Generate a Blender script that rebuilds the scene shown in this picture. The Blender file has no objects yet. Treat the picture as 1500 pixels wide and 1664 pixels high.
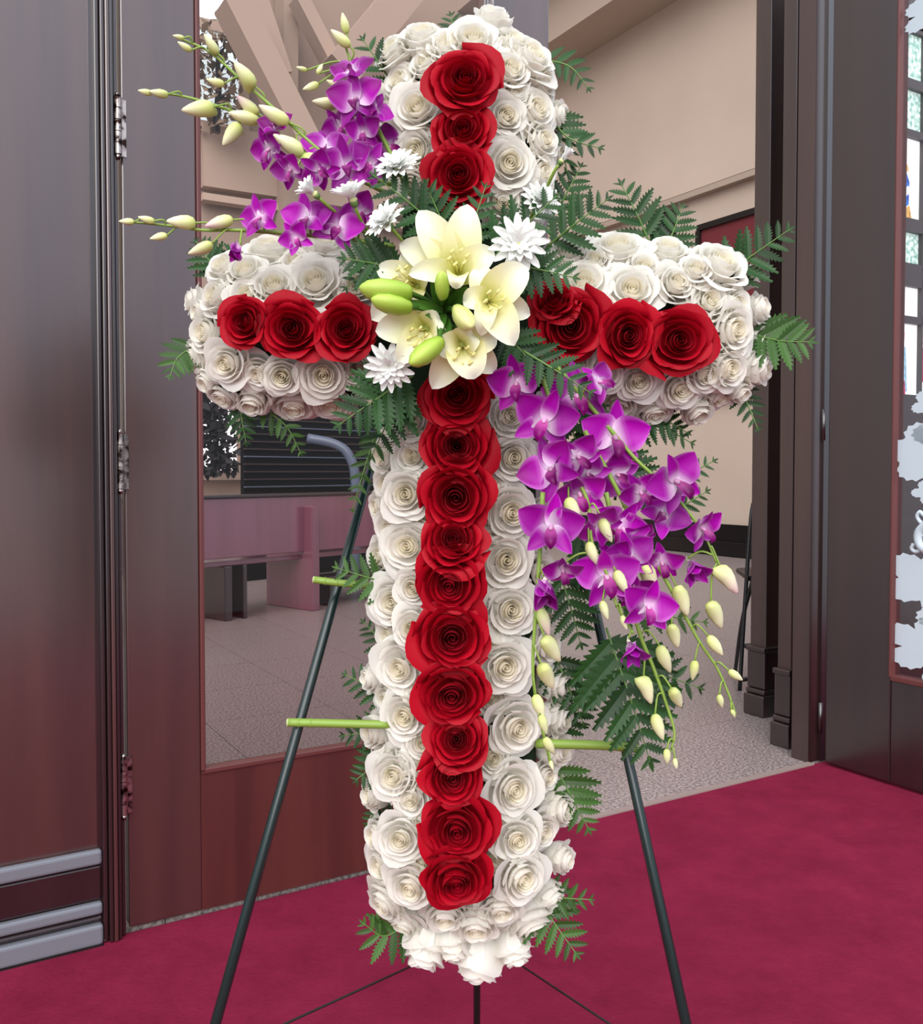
import bpy, math, random
from mathutils import Vector, Matrix
from math import sin, cos, pi, sqrt, radians

# ------------------------------------------------------------------ camera, light, exposure
H = 1.15                     # eye height
PITCH = radians(1.7)
F = 1500.0                   # focal length for a 1500 px wide frame
PV = 810.0                   # image row of the optical axis
scene = bpy.context.scene
C = scene.collection
cam_d = bpy.data.cameras.new('camera')
cam_d.sensor_fit = 'HORIZONTAL'; cam_d.sensor_width = 36.0; cam_d.lens = 36.0
cam_d.shift_y = -(832.0 - PV) / 1500.0
cam_d.clip_end = 200; cam_d.clip_start = 0.02
cam = bpy.data.objects.new('camera', cam_d); C.objects.link(cam)
cam.location = (0, 0, H); cam.rotation_euler = (pi / 2 - PITCH, 0, 0)
scene.camera = cam

world = bpy.data.worlds.new('overcast_sky'); scene.world = world; world.use_nodes = True
wn = world.node_tree; wn.nodes.clear()
w_out = wn.nodes.new('ShaderNodeOutputWorld'); w_bg = wn.nodes.new('ShaderNodeBackground')
w_tc = wn.nodes.new('ShaderNodeTexCoord'); w_sep = wn.nodes.new('ShaderNodeSeparateXYZ'); w_ramp = wn.nodes.new('ShaderNodeValToRGB')
wn.links.new(w_tc.outputs['Generated'], w_sep.inputs[0]); wn.links.new(w_sep.outputs['Z'], w_ramp.inputs[0])
w_ramp.color_ramp.elements[0].position = 0.0; w_ramp.color_ramp.elements[0].color = (0.46, 0.51, 0.60, 1)
w_ramp.color_ramp.elements[1].position = 0.45; w_ramp.color_ramp.elements[1].color = (0.86, 0.95, 1.10, 1)
wn.links.new(w_ramp.outputs[0], w_bg.inputs[0]); w_bg.inputs[1].default_value = 0.95
wn.links.new(w_bg.outputs[0], w_out.inputs[0])

sun_d = bpy.data.lights.new('hazy_sun', 'SUN'); sun_d.energy = 2.3; sun_d.angle = radians(60); sun_d.color = (1.0, 0.96, 0.90)
sun = bpy.data.objects.new('hazy_sun', sun_d); C.objects.link(sun)
sun.rotation_euler = Vector((0.12, 0.90, -0.62)).to_track_quat('-Z', 'Y').to_euler()

vs = scene.view_settings
scene.display_settings.display_device = 'sRGB'
vs.view_transform = 'Standard'; vs.look = 'None'; vs.gamma = 1.0; vs.use_curve_mapping = False
vs.exposure = 0.55

rnd = random.Random(7)

# ------------------------------------------------------------------ placing helpers
FW = Vector((0, cos(PITCH), -sin(PITCH))); UP = Vector((0, sin(PITCH), cos(PITCH)))
CAM = Vector((0, 0, H))
def ray(u, v):
    return Vector((1, 0, 0)) * ((u - 750) / F) + FW + UP * (-(v - PV) / F)
def at(u, v, Y):
    r = ray(u, v); return CAM + r * (Y / r.y)
def floor_at(u, v):
    r = ray(u, v); return CAM + r * (-H / r.z)

A0 = floor_at(205, 1517); B0 = floor_at(1320, 1242)
A0.z = B0.z = 0
SB = (B0 - A0).length
D = (B0 - A0).normalized()            # along the door wall, to the right
N = Vector((D.y, -D.x, 0))            # out of the wall, towards the visitor
def W(s, o, z): return A0 + D * s + N * o + Vector((0, 0, z))
def S(u, v, o=0.0):                   # point on the wall plane -> (s, z)
    r = ray(u, v); t = ((A0 + N * o - CAM).dot(N)) / r.dot(N); p = CAM + r * t
    return (p - A0).dot(D), p.z
def K(u, v, s):                       # point on a plane square to the wall at s -> (o, z)
    r = ray(u, v); t = ((A0 + D * s - CAM).dot(D)) / r.dot(D); p = CAM + r * t
    return (p - A0).dot(N), p.z
WROT = Matrix.Rotation(math.atan2(D.y, D.x), 4, 'Z')

# ------------------------------------------------------------------ mesh helpers
class MB:
    def __init__(s): s.v = []; s.f = []; s.c = []
    def add(s, vs, fs, col=None):
        b = len(s.v); s.v += [tuple(p) for p in vs]; s.f += [tuple(i + b for i in f) for f in fs]
        if col is not None: s.c += (col if isinstance(col, list) else [col] * len(vs))
        return s
    def box(s, x0, x1, y0, y1, z0, z1, fn=None):
        vs = [(x, y, z) for z in (z0, z1) for y in (y0, y1) for x in (x0, x1)]
        if fn: vs = [fn(*p) for p in vs]
        return s.add(vs, [(0, 2, 3, 1), (4, 5, 7, 6), (0, 1, 5, 4), (2, 6, 7, 3), (0, 4, 6, 2), (1, 3, 7, 5)])
    def tube(s, pts, rads, n=6, caps=True, col=None):
        pts = [Vector(p) for p in pts]
        if not isinstance(rads, (list, tuple)): rads = [rads] * len(pts)
        vs = []; fs = []; ref = Vector((0.31, 0.47, 0.83))
        for i, p in enumerate(pts):
            t = (pts[min(i + 1, len(pts) - 1)] - pts[max(i - 1, 0)]).normalized()
            a = t.cross(ref)
            if a.length < .05: a = t.cross(Vector((1, 0, 0)))
            a.normalize(); b = t.cross(a)
            vs += [p + (a * cos(2 * pi * k / n) + b * sin(2 * pi * k / n)) * rads[i] for k in range(n)]
        for i in range(len(pts) - 1):
            for k in range(n):
                fs.append((i * n + k, i * n + (k + 1) % n, (i + 1) * n + (k + 1) % n, (i + 1) * n + k))
        if caps:
            fs.append(tuple(range(n - 1, -1, -1))); fs.append(tuple((len(pts) - 1) * n + k for k in range(n)))
        return s.add(vs, fs, col)
    def mesh(s, name, mat, smooth=False):
        m = bpy.data.meshes.new(name); m.from_pydata(s.v, [], s.f)
        if s.c and len(s.c) == len(s.v):
            ca = m.color_attributes.new('pigment', 'FLOAT_COLOR', 'POINT')
            ca.data.foreach_set('color', [x for c in s.c for x in (c[0], c[1], c[2], 1.0)])
        if smooth: m.polygons.foreach_set('use_smooth', [True] * len(m.polygons))
        if mat: m.materials.append(mat)
        m.update(); return m
    def obj(s, name, mat, parent=None, smooth=False):
        return link(name, s.mesh(name, mat, smooth), parent)
def link(name, data, parent=None, mtx=None):
    o = bpy.data.objects.new(name, data); C.objects.link(o)
    if parent is not None: o.parent = parent
    if mtx is not None: o.matrix_local = mtx
    return o
def tag(o, label, cat, group=None):
    o['label'] = label; o['category'] = cat
    if group: o['group'] = group
    return o
def thing(name, label, cat, mtx, group=None):
    o = link(name, None, None, mtx); o.empty_display_size = .02
    return tag(o, label, cat, group)
def structure(o):
    o['kind'] = 'structure'; return o
def wbox(mb, s0, s1, o0, o1, z0, z1): return mb.box(s0, s1, o0, o1, z0, z1, lambda s, o, z: W(s, o, z))
def bevel(o, w=.004, n=2):
    m = o.modifiers.new('edge', 'BEVEL'); m.width = w; m.segments = n; m.limit_method = 'ANGLE'; return o
def frame(loc, z, roll=0.0, scale=1.0):
    z = Vector(z).normalized(); q = z.to_track_quat('Z', 'Y')
    return Matrix.Translation(loc) @ q.to_matrix().to_4x4() @ Matrix.Rotation(roll, 4, 'Z') @ Matrix.Scale(scale, 4)
def spline(pts, n=6):
    pts = [Vector(p) for p in pts]; out = []
    P = [pts[0] * 2 - pts[1]] + pts + [pts[-1] * 2 - pts[-2]]
    for i in range(1, len(P) - 2):
        for k in range(n):
            t = k / n; a, b, c, d = P[i - 1:i + 3]
            out.append(.5 * ((2 * b) + (c - a) * t + (2 * a - 5 * b + 4 * c - d) * t * t + (3 * b - a - 3 * c + d) * t ** 3))
    out.append(pts[-1]); return out

# ------------------------------------------------------------------ materials
def mat(name, col=(.5, .5, .5), rough=.5, spec=.5, metal=0, **kw):
    m = bpy.data.materials.new(name); m.use_nodes = True
    b = m.node_tree.nodes['Principled BSDF']
    b.inputs['Base Color'].default_value = (*col, 1); b.inputs['Roughness'].default_value = rough
    b.inputs['Specular IOR Level'].default_value = spec; b.inputs['Metallic'].default_value = metal
    for k, v in kw.items(): b.inputs[k.replace('_', ' ')].default_value = v
    return m
def nd(m, t): return m.node_tree.nodes.new(t)
def lk(m, a, b): m.node_tree.links.new(a, b)
def pbsdf(m): return m.node_tree.nodes['Principled BSDF']
def ramp(m, stops):
    r = nd(m, 'ShaderNodeValToRGB')
    while len(r.color_ramp.elements) < len(stops): r.color_ramp.elements.new(.5)
    for e, (p, c) in zip(r.color_ramp.elements, stops): e.position = p; e.color = (*c, 1)
    return r
def noise_colour(m, scale, stops, stretch=(1, 1, 1), detail=4, bump=0, rot=0):
    tc = nd(m, 'ShaderNodeTexCoord'); mp = nd(m, 'ShaderNodeMapping'); n = nd(m, 'ShaderNodeTexNoise')
    mp.inputs['Scale'].default_value = stretch; mp.inputs['Rotation'].default_value[2] = rot
    n.inputs['Scale'].default_value = scale; n.inputs['Detail'].default_value = detail
    lk(m, tc.outputs['Object'], mp.inputs[0]); lk(m, mp.outputs[0], n.inputs['Vector'])
    r = ramp(m, stops); lk(m, n.outputs['Fac'], r.inputs[0]); lk(m, r.outputs[0], pbsdf(m).inputs['Base Color'])
    if bump:
        b = nd(m, 'ShaderNodeBump'); b.inputs['Strength'].default_value = bump; b.inputs['Distance'].default_value = .004
        lk(m, n.outputs['Fac'], b.inputs['Height']); lk(m, b.outputs[0], pbsdf(m).inputs['Normal'])
    return n
def petal_mat(name, col, rough=.5, trans=.25, var=.05, sheen=0.0, vcol=False, hue=.0, spec=.3):
    m = mat(name, col, rough, spec); b = pbsdf(m); nt = m.node_tree
    oi = nd(m, 'ShaderNodeObjectInfo'); hs = nd(m, 'ShaderNodeHueSaturation')
    if vcol:
        a = nd(m, 'ShaderNodeAttribute'); a.attribute_name = 'pigment'; lk(m, a.outputs['Color'], hs.inputs['Color'])
    else: hs.inputs['Color'].default_value = (*col, 1)
    mr = nd(m, 'ShaderNodeMapRange'); mr.inputs['To Min'].default_value = 1 - var; mr.inputs['To Max'].default_value = 1 + var
    lk(m, oi.outputs['Random'], mr.inputs['Value']); lk(m, mr.outputs[0], hs.inputs['Value'])
    lk(m, hs.outputs[0], b.inputs['Base Color'])
    if sheen:
        b.inputs['Sheen Weight'].default_value = sheen; b.inputs['Sheen Roughness'].default_value = .35
        b.inputs['Sheen Tint'].default_value = (*[min(1, c * 2 + .1) for c in col], 1)
    if trans:
        tr = nd(m, 'ShaderNodeBsdfTranslucent'); lk(m, hs.outputs[0], tr.inputs['Color'])
        mx = nd(m, 'ShaderNodeMixShader'); mx.inputs[0].default_value = trans
        lk(m, b.outputs[0], mx.inputs[1]); lk(m, tr.outputs[0], mx.inputs[2])
        lk(m, mx.outputs[0], nt.nodes['Material Output'].inputs['Surface'])
    return m

M = {}
def wood(name, a, b, rough=.3, coat=.9):
    m = mat(name, a, rough, .75); pbsdf(m).inputs['Coat Weight'].default_value = coat; pbsdf(m).inputs['Coat Roughness'].default_value = .2; pbsdf(m).inputs['Coat IOR'].default_value = 1.75
    noise_colour(m, 9, [(.25, a), (.5, tuple((x + y) / 2 for x, y in zip(a, b))), (.75, b)], (1, 1, .06), 6)
    return m
M['wood'] = wood('mahogany', (.028, .010, .010), (.082, .029, .023))
M['wood_shaded'] = wood('shaded_mahogany', (.016, .006, .006), (.044, .017, .014), .32, .6)  # jamb mahogany, its shade put into a darker colour
M['wood_dark'] = wood('dark_mahogany', (.010, .004, .005), (.024, .009, .010), .3, .5)
M['wood_edge'] = mat('worn_wood_edge', (.11, .028, .026), .4)
M['rail'] = wood('red_mahogany', (.032, .008, .007), (.105, .027, .018), .3)
M['carpet'] = mat('crimson_carpet', (.25, .01, .045), .95, .1)
n_ = noise_colour(M['carpet'], 5, [(.32, (.140, .007, .027)), (.68, (.225, .014, .046))], detail=14, bump=.0)
n_.inputs['Roughness'].default_value = .78
_t = nd(M['carpet'], 'ShaderNodeTexNoise'); _t.inputs['Scale'].default_value = 900; _b = nd(M['carpet'], 'ShaderNodeBump')
_b.inputs['Strength'].default_value = .5; _b.inputs['Distance'].default_value = .003
lk(M['carpet'], _t.outputs['Fac'], _b.inputs['Height']); lk(M['carpet'], _b.outputs[0], pbsdf(M['carpet']).inputs['Normal'])
M['granite'] = mat('speckled_granite', (.4, .34, .32), .3)
noise_colour(M['granite'], 95, [(.36, (.12, .09, .088)), (.5, (.27, .215, .205)), (.66, (.42, .355, .335))], detail=3)
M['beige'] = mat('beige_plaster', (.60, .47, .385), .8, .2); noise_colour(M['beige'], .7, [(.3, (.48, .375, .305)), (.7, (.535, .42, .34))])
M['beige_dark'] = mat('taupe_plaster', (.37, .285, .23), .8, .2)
M['beam'] = mat('painted_beam', (.44, .34, .275), .7, .2)
M['black'] = mat('black_enamel', (.006, .006, .007), .35)
M['black_trim'] = mat('black_baseboard', (.008, .006, .006), .3)
M['steel'] = mat('worn_hinge_metal', (.42, .36, .33), .3, .5, 1.0); noise_colour(M['steel'], 45, [(.4, (.03, .015, .013)), (.55, (.5, .43, .40))])
M['sky_sheen_mould'] = mat('sky_sheen_wood', (.16, .165, .19), .25, .6)  # sky reflection on dark gloss wood, painted in as grey
M['easel'] = mat('dark_green_enamel', (.006, .018, .017), .25, .6)
M['wire'] = mat('dark_wire', (.01, .008, .008), .4)
M['foam'] = mat('green_foam', (.012, .022, .010), .9, .1)
M['stem'] = mat('green_stem', (.22, .34, .05), .45)
M['stem_dark'] = mat('dark_green_stem', (.10, .20, .04), .45)
M['pew'] = wood('mauve_pew', (.17, .05, .085), (.24, .075, .125), .3)
M['matte_black'] = mat('matte_black_reflection', (.005, .004, .004), .9, .1)
M['red_board'] = mat('deep_red_board', (.13, .012, .018), .6)
M['blue_grey'] = mat('blue_grey_reflection', (.10, .13, .19), .3)
M['frost'] = mat('frosted_etching', (.50, .58, .63), .8)
def glass(name, tint, boost):
    m = bpy.data.materials.new(name); m.use_nodes = True; nt = m.node_tree; nt.nodes.clear()
    o = nt.nodes.new('ShaderNodeOutputMaterial'); t = nt.nodes.new('ShaderNodeBsdfTransparent'); g = nt.nodes.new('ShaderNodeBsdfGlossy')
    f = nt.nodes.new('ShaderNodeFresnel'); mx = nt.nodes.new('ShaderNodeMixShader'); f.inputs[0].default_value = boost
    t.inputs[0].default_value = (*tint, 1); g.inputs['Roughness'].default_value = .01
    nt.links.new(f.outputs[0], mx.inputs[0]); nt.links.new(t.outputs[0], mx.inputs[1]); nt.links.new(g.outputs[0], mx.inputs[2]); nt.links.new(mx.outputs[0], o.inputs[0])
    return m
M['glass'] = glass('door_glass', (.92, .88, .87), 1.28)
def lit(name, col, e=1.0, mottled=None):
    m = mat(name, col, .4); b = pbsdf(m); b.inputs['Emission Color'].default_value = (*col, 1); b.inputs['Emission Strength'].default_value = e
    if mottled:
        noise_colour(m, 55, [(.35, mottled), (.6, col)], detail=3)
        r = [n for n in m.node_tree.nodes if n.bl_idname == 'ShaderNodeValToRGB'][0]; lk(m, r.outputs[0], b.inputs['Emission Color'])
    return m

# =================================================================== THE SETTING
# ---- floors
q0, q1 = -4.0, 8.0
mb = MB(); mb.add([W(-3.2, 0, 0), W(SB + 3, 0, 0), W(SB + 3, 5.0, 0), W(-3.2, 5.0, 0)], [(3, 2, 1, 0)])
structure(mb.obj('floor', M['carpet']))
mb = MB(); mb.add([W(-14, 0, -.012), W(12, 0, -.012), W(12, -26, -.012), W(-14, -26, -.012)], [(0, 1, 2, 3)])
nave = structure(mb.obj('floor_nave', M['granite']))
tile = MB(); tile.box(.0015, .5985, .0015, .5985, -.010, 0)
tm = tile.mesh('granite_tile', M['granite'])
for i in range(-7, 9):
    for j in range(0, 13):
        link('granite_tile', tm, nave, Matrix.Translation(W(i * .6 + .1, -.02 - j * .6, 0)) @ WROT)
s3_thr = S(890, 800)[0]
mb = MB(); wbox(mb, s3_thr, SB, -.02, .010, -.01, .005)
structure(mb.obj('trim_threshold', mat('threshold_strip', (.28, .21, .19), .5)))
mb = MB(); mb.add([(-60, -60, -.05), (60, -60, -.05), (60, 4, -.05), (-60, 4, -.05)], [(0, 1, 2, 3)])
structure(mb.obj('ground', mat('grey_pavement', (.30, .29, .28), .9)))

# ---- left panelled wall with base mouldings
sl = lambda u, v=800: S(u, v)[0]
DH = 3.1
mb = MB(); wbox(mb, -3.0, sl(152), -.12, 0, .0, DH + .6)
wl = structure(mb.obj('wall_left', M['wood']))
def zz(v, u=75): return S(u, v)[1]
for z0, z1, o, m_ in ((zz(1553), zz(1515), .030, 'sky_sheen_mould'), (zz(1513), zz(1502), .018, 'wood_dark'), (zz(1500), zz(1480), .024, 'sky_sheen_mould'),
                      (zz(1478), zz(1420), .012, 'wood_dark'), (zz(1418), zz(1393), .022, 'sky_sheen_mould')):
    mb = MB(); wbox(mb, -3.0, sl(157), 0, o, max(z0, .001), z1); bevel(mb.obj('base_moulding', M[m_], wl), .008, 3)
mb = MB(); wbox(mb, -3.0, sl(157), 0, .034, .001, zz(1551)); mb.obj('base_moulding', M['wood_dark'], wl)
# door casing ribs
cas = None
for i, (u0, u1, o, m_) in enumerate(((151, 158, .006, 'wood_dark'), (158, 166, .022, 'wood_dark'), (167, 174, .03, 'wood_dark'), (174.5, 181, .034, 'wood'),
                                  (182, 188, .026, 'wood_dark'), (189, 196, .012, 'wood_dark'))):
    mb = MB(); wbox(mb, sl(u0), sl(u1), -.1, o, 0.001, DH + .6)
    if cas is None: cas = structure(mb.obj('trim_1', M[m_]))
    else: bevel(mb.obj('casing_rib', M[m_], cas), .003, 2)

# ---- left leaf of the door, closed
def stile_z(v, u): return S(u, v)[1]
zb_l = stile_z(1250, 325)               # lower edge of the pane
s0, s1, s2, s3 = sl(203), sl(323), sl(791), sl(890)
leaf = link('door_1', None, None, Matrix.Identity(4)); structure(leaf)
mb = MB(); wbox(mb, s0, s1, -.045, 0, .012, DH); bevel(mb.obj('stile', M['wood'], leaf), .004)
mb = MB(); wbox(mb, s2, s3, -.045, 0, .012, DH); bevel(mb.obj('stile', M['wood'], leaf), .004)
mb = MB(); wbox(mb, s1, s2, -.043, -.002, .012, zb_l - .012); mb.obj('bottom_rail', M['rail'], leaf)
mb = MB(); wbox(mb, s1, s2, -.043, -.002, DH - .2, DH); mb.obj('top_rail', M['rail'], leaf)
for (a, b, c, d) in ((s1, s1 + .012, zb_l - .012, DH - .2), (s2 - .012, s2, zb_l - .012, DH - .2), (s1, s2, zb_l - .014, zb_l)):
    mb = MB(); wbox(mb, a, b, -.03, .004, c, d); bevel(mb.obj('glazing_bead', M['wood_edge'] if a == s1 else M['rail'], leaf), .003)
mb = MB(); wbox(mb, s1 + .002, s2 - .002, -.026, -.020, zb_l - .004, DH - .19); mb.obj('pane', M['glass'], leaf)
mb = MB(); wbox(mb, sl(797), sl(800), 0, .006, .02, DH); mb.obj('astragal', M['steel'], leaf)
for vc, vh, uc in ((203, 47, 192), (750, 45, 196), (1280, 46, 202)):
    zc = S(uc, vc, .02)[1]; hh = abs(S(uc, vc - vh, .02)[1] - zc); sc = S(uc, vc, .02)[0]
    hg = None
    mb = MB(); wbox(mb, sc - .005, sc + .022, .0005, .003, zc - hh, zc + hh); hg = mb.obj('hinge', M['steel'], leaf)
    for k in range(5):
        za = zc - hh + k * hh * .4; mb = MB(); mb.tube([W(sc, .014, za + .001), W(sc, .014, za + hh * .4 - .001)], .0095, 14); mb.obj('knuckle', M['steel'], hg, False)
    for sg in (-1, 1):
        mb = MB(); mb.tube([W(sc, .014, zc + sg * hh), W(sc, .014, zc + sg * (hh + .012))], [.008, .004], 10); mb.obj('pin_tip', M['steel'], hg, True)

# ---- stepped jamb on the right with plinth blocks
jamb = None
for i, (ds, qa, qb, m_) in enumerate(((0, .02, .10, 'wood_shaded'), (.115, .20, .27, 'wood_shaded'), (.20, .24, .5, 'wood_dark'), (.41, .586, .68, 'wood_shaded'))):
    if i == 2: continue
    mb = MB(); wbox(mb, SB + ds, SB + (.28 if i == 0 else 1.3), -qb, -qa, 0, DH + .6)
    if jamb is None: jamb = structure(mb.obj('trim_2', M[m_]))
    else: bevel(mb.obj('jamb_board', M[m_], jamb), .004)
for ds, qa, qb in ((.115, .20, .27), (.41, .586, .68)):
    for z0, z1, p in ((0, .10, .045), (.10, .125, .03), (.125, .30, .02), (.30, .325, .034)):
        mb = MB(); wbox(mb, SB + ds - p, SB + ds + .2, -qb, -qa + p * .6, z0 + .001, z1); bevel(mb.obj('plinth_block', M['wood_dark'], jamb), .006, 2)

# ---- wall to the right of the doorway with a leaded window
mb = MB(); s_w0 = SB + .3
wr_s0, wr_z = S(1440, 765)[0], 0
kz = lambda v: S(1484, v, 0)[1]
win_s0, win_s1 = S(1469, 765)[0], S(1469, 765)[0] + .48
win_zb, win_zt = kz(648), kz(36)
for a, b, c, d in ((SB + .06, win_s0, 0, DH + .6), (win_s1, SB + 3, 0, DH + .6), (win_s0, win_s1, 0, win_zb), (win_s0, win_s1, win_zt + .05, DH + .6)):
    mb = MB(); wbox(mb, a, b, -.10, -.01, c, d)
    if a == SB + .06: wright = structure(mb.obj('wall_right', M['wood_dark']))
    else: mb.obj('wall_panel', M['wood_dark'], wright)
win = link('window_1', None, None, Matrix.Identity(4)); structure(win)
G = {'teal': lit('pale_teal_glass', (.70, .90, .86), .55, (.18, .42, .36)), 'white': lit('milky_glass', (.86, .93, .95), .75, (.74, .84, .88)),
     'blue': lit('blue_glass', (.02, .16, .60), .7, (.01, .05, .32)), 'gold': lit('gold_glass', (.62, .42, .14), .6, (.40, .22, .05)),
     'flesh': lit('rose_glass', (.80, .50, .52), .6, (.6, .3, .34)), 'red': lit('crimson_glass', (.50, .03, .10), .6, (.25, .01, .04)), 'grey': mat('grey_lead_bar', (.09, .09, .10), .5),
     'sky': lit('sky_glass', (.30, .52, .66), .6, (.16, .34, .5))}
rows = [(42, 120, 'teal'), (136, 204, 'teal'), (216, 262, 'white'), (262, 350, 'figure'), (372, 424, 'teal'), (462, 511, 'white'), (523, 640, 'figure2')]
def pane(sa, sb, va, vb, g, o=-.05, name='pane', pts=None):
    mb = MB(); za, zb = kz(vb), kz(va)
    if pts is None: wbox(mb, sa, sb, o - .004, o, za, zb)
    else:
        P = [(sa + (sb - sa) * x, zb + (za - zb) * y) for x, y in pts]; n = len(P)
        mb.add([W(s, o, z) for s, z in P] + [W(s, o - .006, z) for s, z in P], [tuple(range(n)), tuple(range(2 * n - 1, n - 1, -1))] + [(i, i + n, (i + 1) % n + n, (i + 1) % n) for i in range(n)])
    return mb.obj(name, G[g], win)
ncol = 3
for va, vb, kind in rows:
    for c in range(ncol):
        sa = win_s0 + .006 + (win_s1 - win_s0) * c / ncol; sb = win_s0 - .006 + (win_s1 - win_s0) * (c + 1) / ncol
        base = 'white' if kind.startswith('fig') else kind
        pane(sa, sb, va, vb, base)
        if kind == 'figure':
            pane(sa, sb, va, vb, 'blue', -.046, 'robe_pane', [(.02, .22), (.22, .1), (.38, .16), (.5, .3), (.48, .72), (.3, .8), (.04, .95)])
            pane(sa, sb, va, vb, 'gold', -.042, 'halo_pane', [(.08, .2), (.34, -.02), (.42, .08), (.16, .26)])
            pane(sa, sb, va, vb, 'white', -.042, 'sleeve_pane', [(.1, .52), (.42, .38), (.5, .5), (.14, .66)])
            pane(sa, sb, va, vb, 'gold', -.044, 'hem_pane', [(.16, .86), (.5, .74), (.6, .98), (.2, 1)])
        if kind == 'figure2':
            pane(sa, sb, va, vb, 'red', -.046, 'robe_pane', [(.0, .38), (.18, .3), (.3, .52), (.22, .8), (.0, .74)])
            pane(sa, sb, va, vb, 'sky', -.044, 'cloak_pane', [(.26, .3), (.42, .34), (.5, .95), (.22, .98), (.3, .6)])
            pane(sa, sb, va, vb, 'flesh', -.042, 'head_pane', [(.16, .1), (.28, .04), (.36, .16), (.3, .3), (.18, .28)])
            pane(sa, sb, va, vb, 'red', -.042, 'hem_pane', [(.28, .82), (.36, .8), (.4, 1), (.26, 1)])
for va, vb in ((36, 42), (120, 136), (204, 216), (350, 372), (424, 462), (511, 523), (640, 650)):
    mb = MB(); wbox(mb, win_s0, win_s1, -.06, -.03, kz(vb), kz(va)); mb.obj('lead_bar', G['grey'], win)
for c in range(ncol + 1):
    x = win_s0 + (win_s1 - win_s0) * c / ncol; mb = MB(); wbox(mb, x - .006, x + .006, -.06, -.03, win_zb, win_zt); mb.obj('lead_bar', G['grey'], win)

# ---- right leaf, standing open towards the visitor
leaf2 = structure(link('door_2', None, None, Matrix.Identity(4)))
SL = SB + .035
k1 = K(1453, 700, SL)[0]; kw = s3 - s0; kb = K(1458, 1103, SL)[1]
def lbox(name, k0, k1_, z0, z1, d0=0.0, d1=.045, m_='wood_dark', bv=.004, parent=None):
    mb = MB(); wbox(mb, SL + d0, SL + d1, k0, k1_, z0, z1); o = mb.obj(name, M[m_], parent or leaf2)
    if bv: bevel(o, bv)
    return o
lbox('stile', .03, k1, .012, DH); lbox('stile', kw - .15, kw, .012, DH)
lbox('bottom_rail', k1, kw - .15, .012, kb, .002, .043); lbox('top_rail', k1, kw - .15, DH - .2, DH, .002, .043)
lbox('glazing_bead', k1 - .006, k1 + .004, kb, DH - .2, -.008, .05, 'wood_edge'); lbox('glazing_bead', k1, kw - .15, kb - .012, kb + .01, -.006, .05, 'wood_edge')
pn2 = lbox('pane', k1, kw - .15, kb, DH - .2, .018, .024, 'glass', 0)
def etched(cu, cv, r, ang, name='etched_leaf'):
    ck, cz = K(cu, cv, SL); rm = r * (CAM - W(SL, ck, cz)).length / F
    rm_k = rm * 1.6
    pts = []
    for i in range(60):
        a = 2 * pi * i / 60; lobe = .55 + .42 * abs(cos(2.5 * (a - ang))) ** .7 + .07 * (i % 2)
        pts.append((ck + rm_k * lobe * cos(a), cz + rm * lobe * sin(a)))
    mb = MB(); n = len(pts)
    mb.add([W(SL + .0165, k, z) for k, z in pts] + [W(SL + .0178, k, z) for k, z in pts], [tuple(range(n)), tuple(range(2 * n - 1, n - 1, -1))] + [(i, (i + 1) % n, (i + 1) % n + n, i + n) for i in range(n)])
    return mb.obj(name, M['frost'], pn2)
for cu, cv, r, a in ((1512, 12, 28, 0), (1512, 655, 22, 1), (1500, 735, 44, .5), (1506, 800, 18, 2), (1508, 945, 48, 1.2), (1504, 1052, 44, .2), (1545, 700, 40, 2), (1550, 1000, 40, 1), (1545, 870, 30, 2)):
    etched(cu, cv, r, a)
def curl(pts, w=3.2):
    mb = MB(); mb.tube([W(SL + .0165, *K(u, v, SL)) for u, v in pts], w * 3.3 / F, 6); return mb.obj('etched_tendril', M['frost'], pn2, True)
curl(spline([(1497, 838), (1490, 832), (1486, 840), (1493, 850), (1500, 845), (1508, 830)])); curl(spline([(1505, 848), (1490, 862), (1488, 880), (1496, 892), (1510, 896)]), 7)
curl(spline([(1480, 884), (1477, 892), (1484, 897), (1492, 893), (1497, 886)])); curl(spline([(1510, 1090), (1499, 1096), (1497, 1104), (1505, 1108)]))
for vc in (690, 1170):
    kc, zc = K(1349, vc, SL); mb = MB(); mb.tube([W(SL - .006, .012, zc - .06), W(SL - .006, .012, zc + .06)], .008, 8); mb.obj('hinge', M['wood_dark'], leaf2, True)

# ---- nave: walls, beams, window
c_r = SB + 6.57; Q_far = 13.0
def NV(s, q, z): return W(s, -q, z)
def nbox(mb, s0, s1, q0, q1, z0, z1): return mb.box(s0, s1, q0, q1, z0, z1, NV)
sR, qR = None, None
p = at(1223, 905, 12.3); c_r = (p - A0).dot(D)
pc = None
r = ray(868, 700); t = ((A0 + D * c_r - CAM).dot(D)) / r.dot(D); pc = CAM + r * t; Q_far = -(pc - A0).dot(N)
def RW(u, v, off=0.0):       # point on right nave wall -> (q, z)
    o, z = K(u, v, c_r - off); return -o, z
nw = MB(); nbox(nw, c_r, c_r + .3, .9, Q_far, 0, 14); nw = structure(nw.obj('wall_nave_right', M['beige']))
qa, za = RW(1232, 278); qb, zb = RW(1075, 330)
zl = (za + zb) / 2
mb = MB(); nbox(mb, c_r - .10, c_r, .9, Q_far, zl, 14); up = mb.obj('upper_wall_face', M['beige'], nw)
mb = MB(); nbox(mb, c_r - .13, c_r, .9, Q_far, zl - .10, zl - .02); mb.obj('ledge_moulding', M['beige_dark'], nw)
qs1, zs1 = RW(1100, 338); qs0, zs0 = RW(1058, 372)
mb = MB(); nbox(mb, c_r - .02, c_r + .02, qs1, qs0, zs1 - .45, zs1); mb.obj('vent_slot', M['black_trim'], nw)
qf1, zf1 = RW(1093, 2); qf0, zf0 = RW(931, 101)
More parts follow.
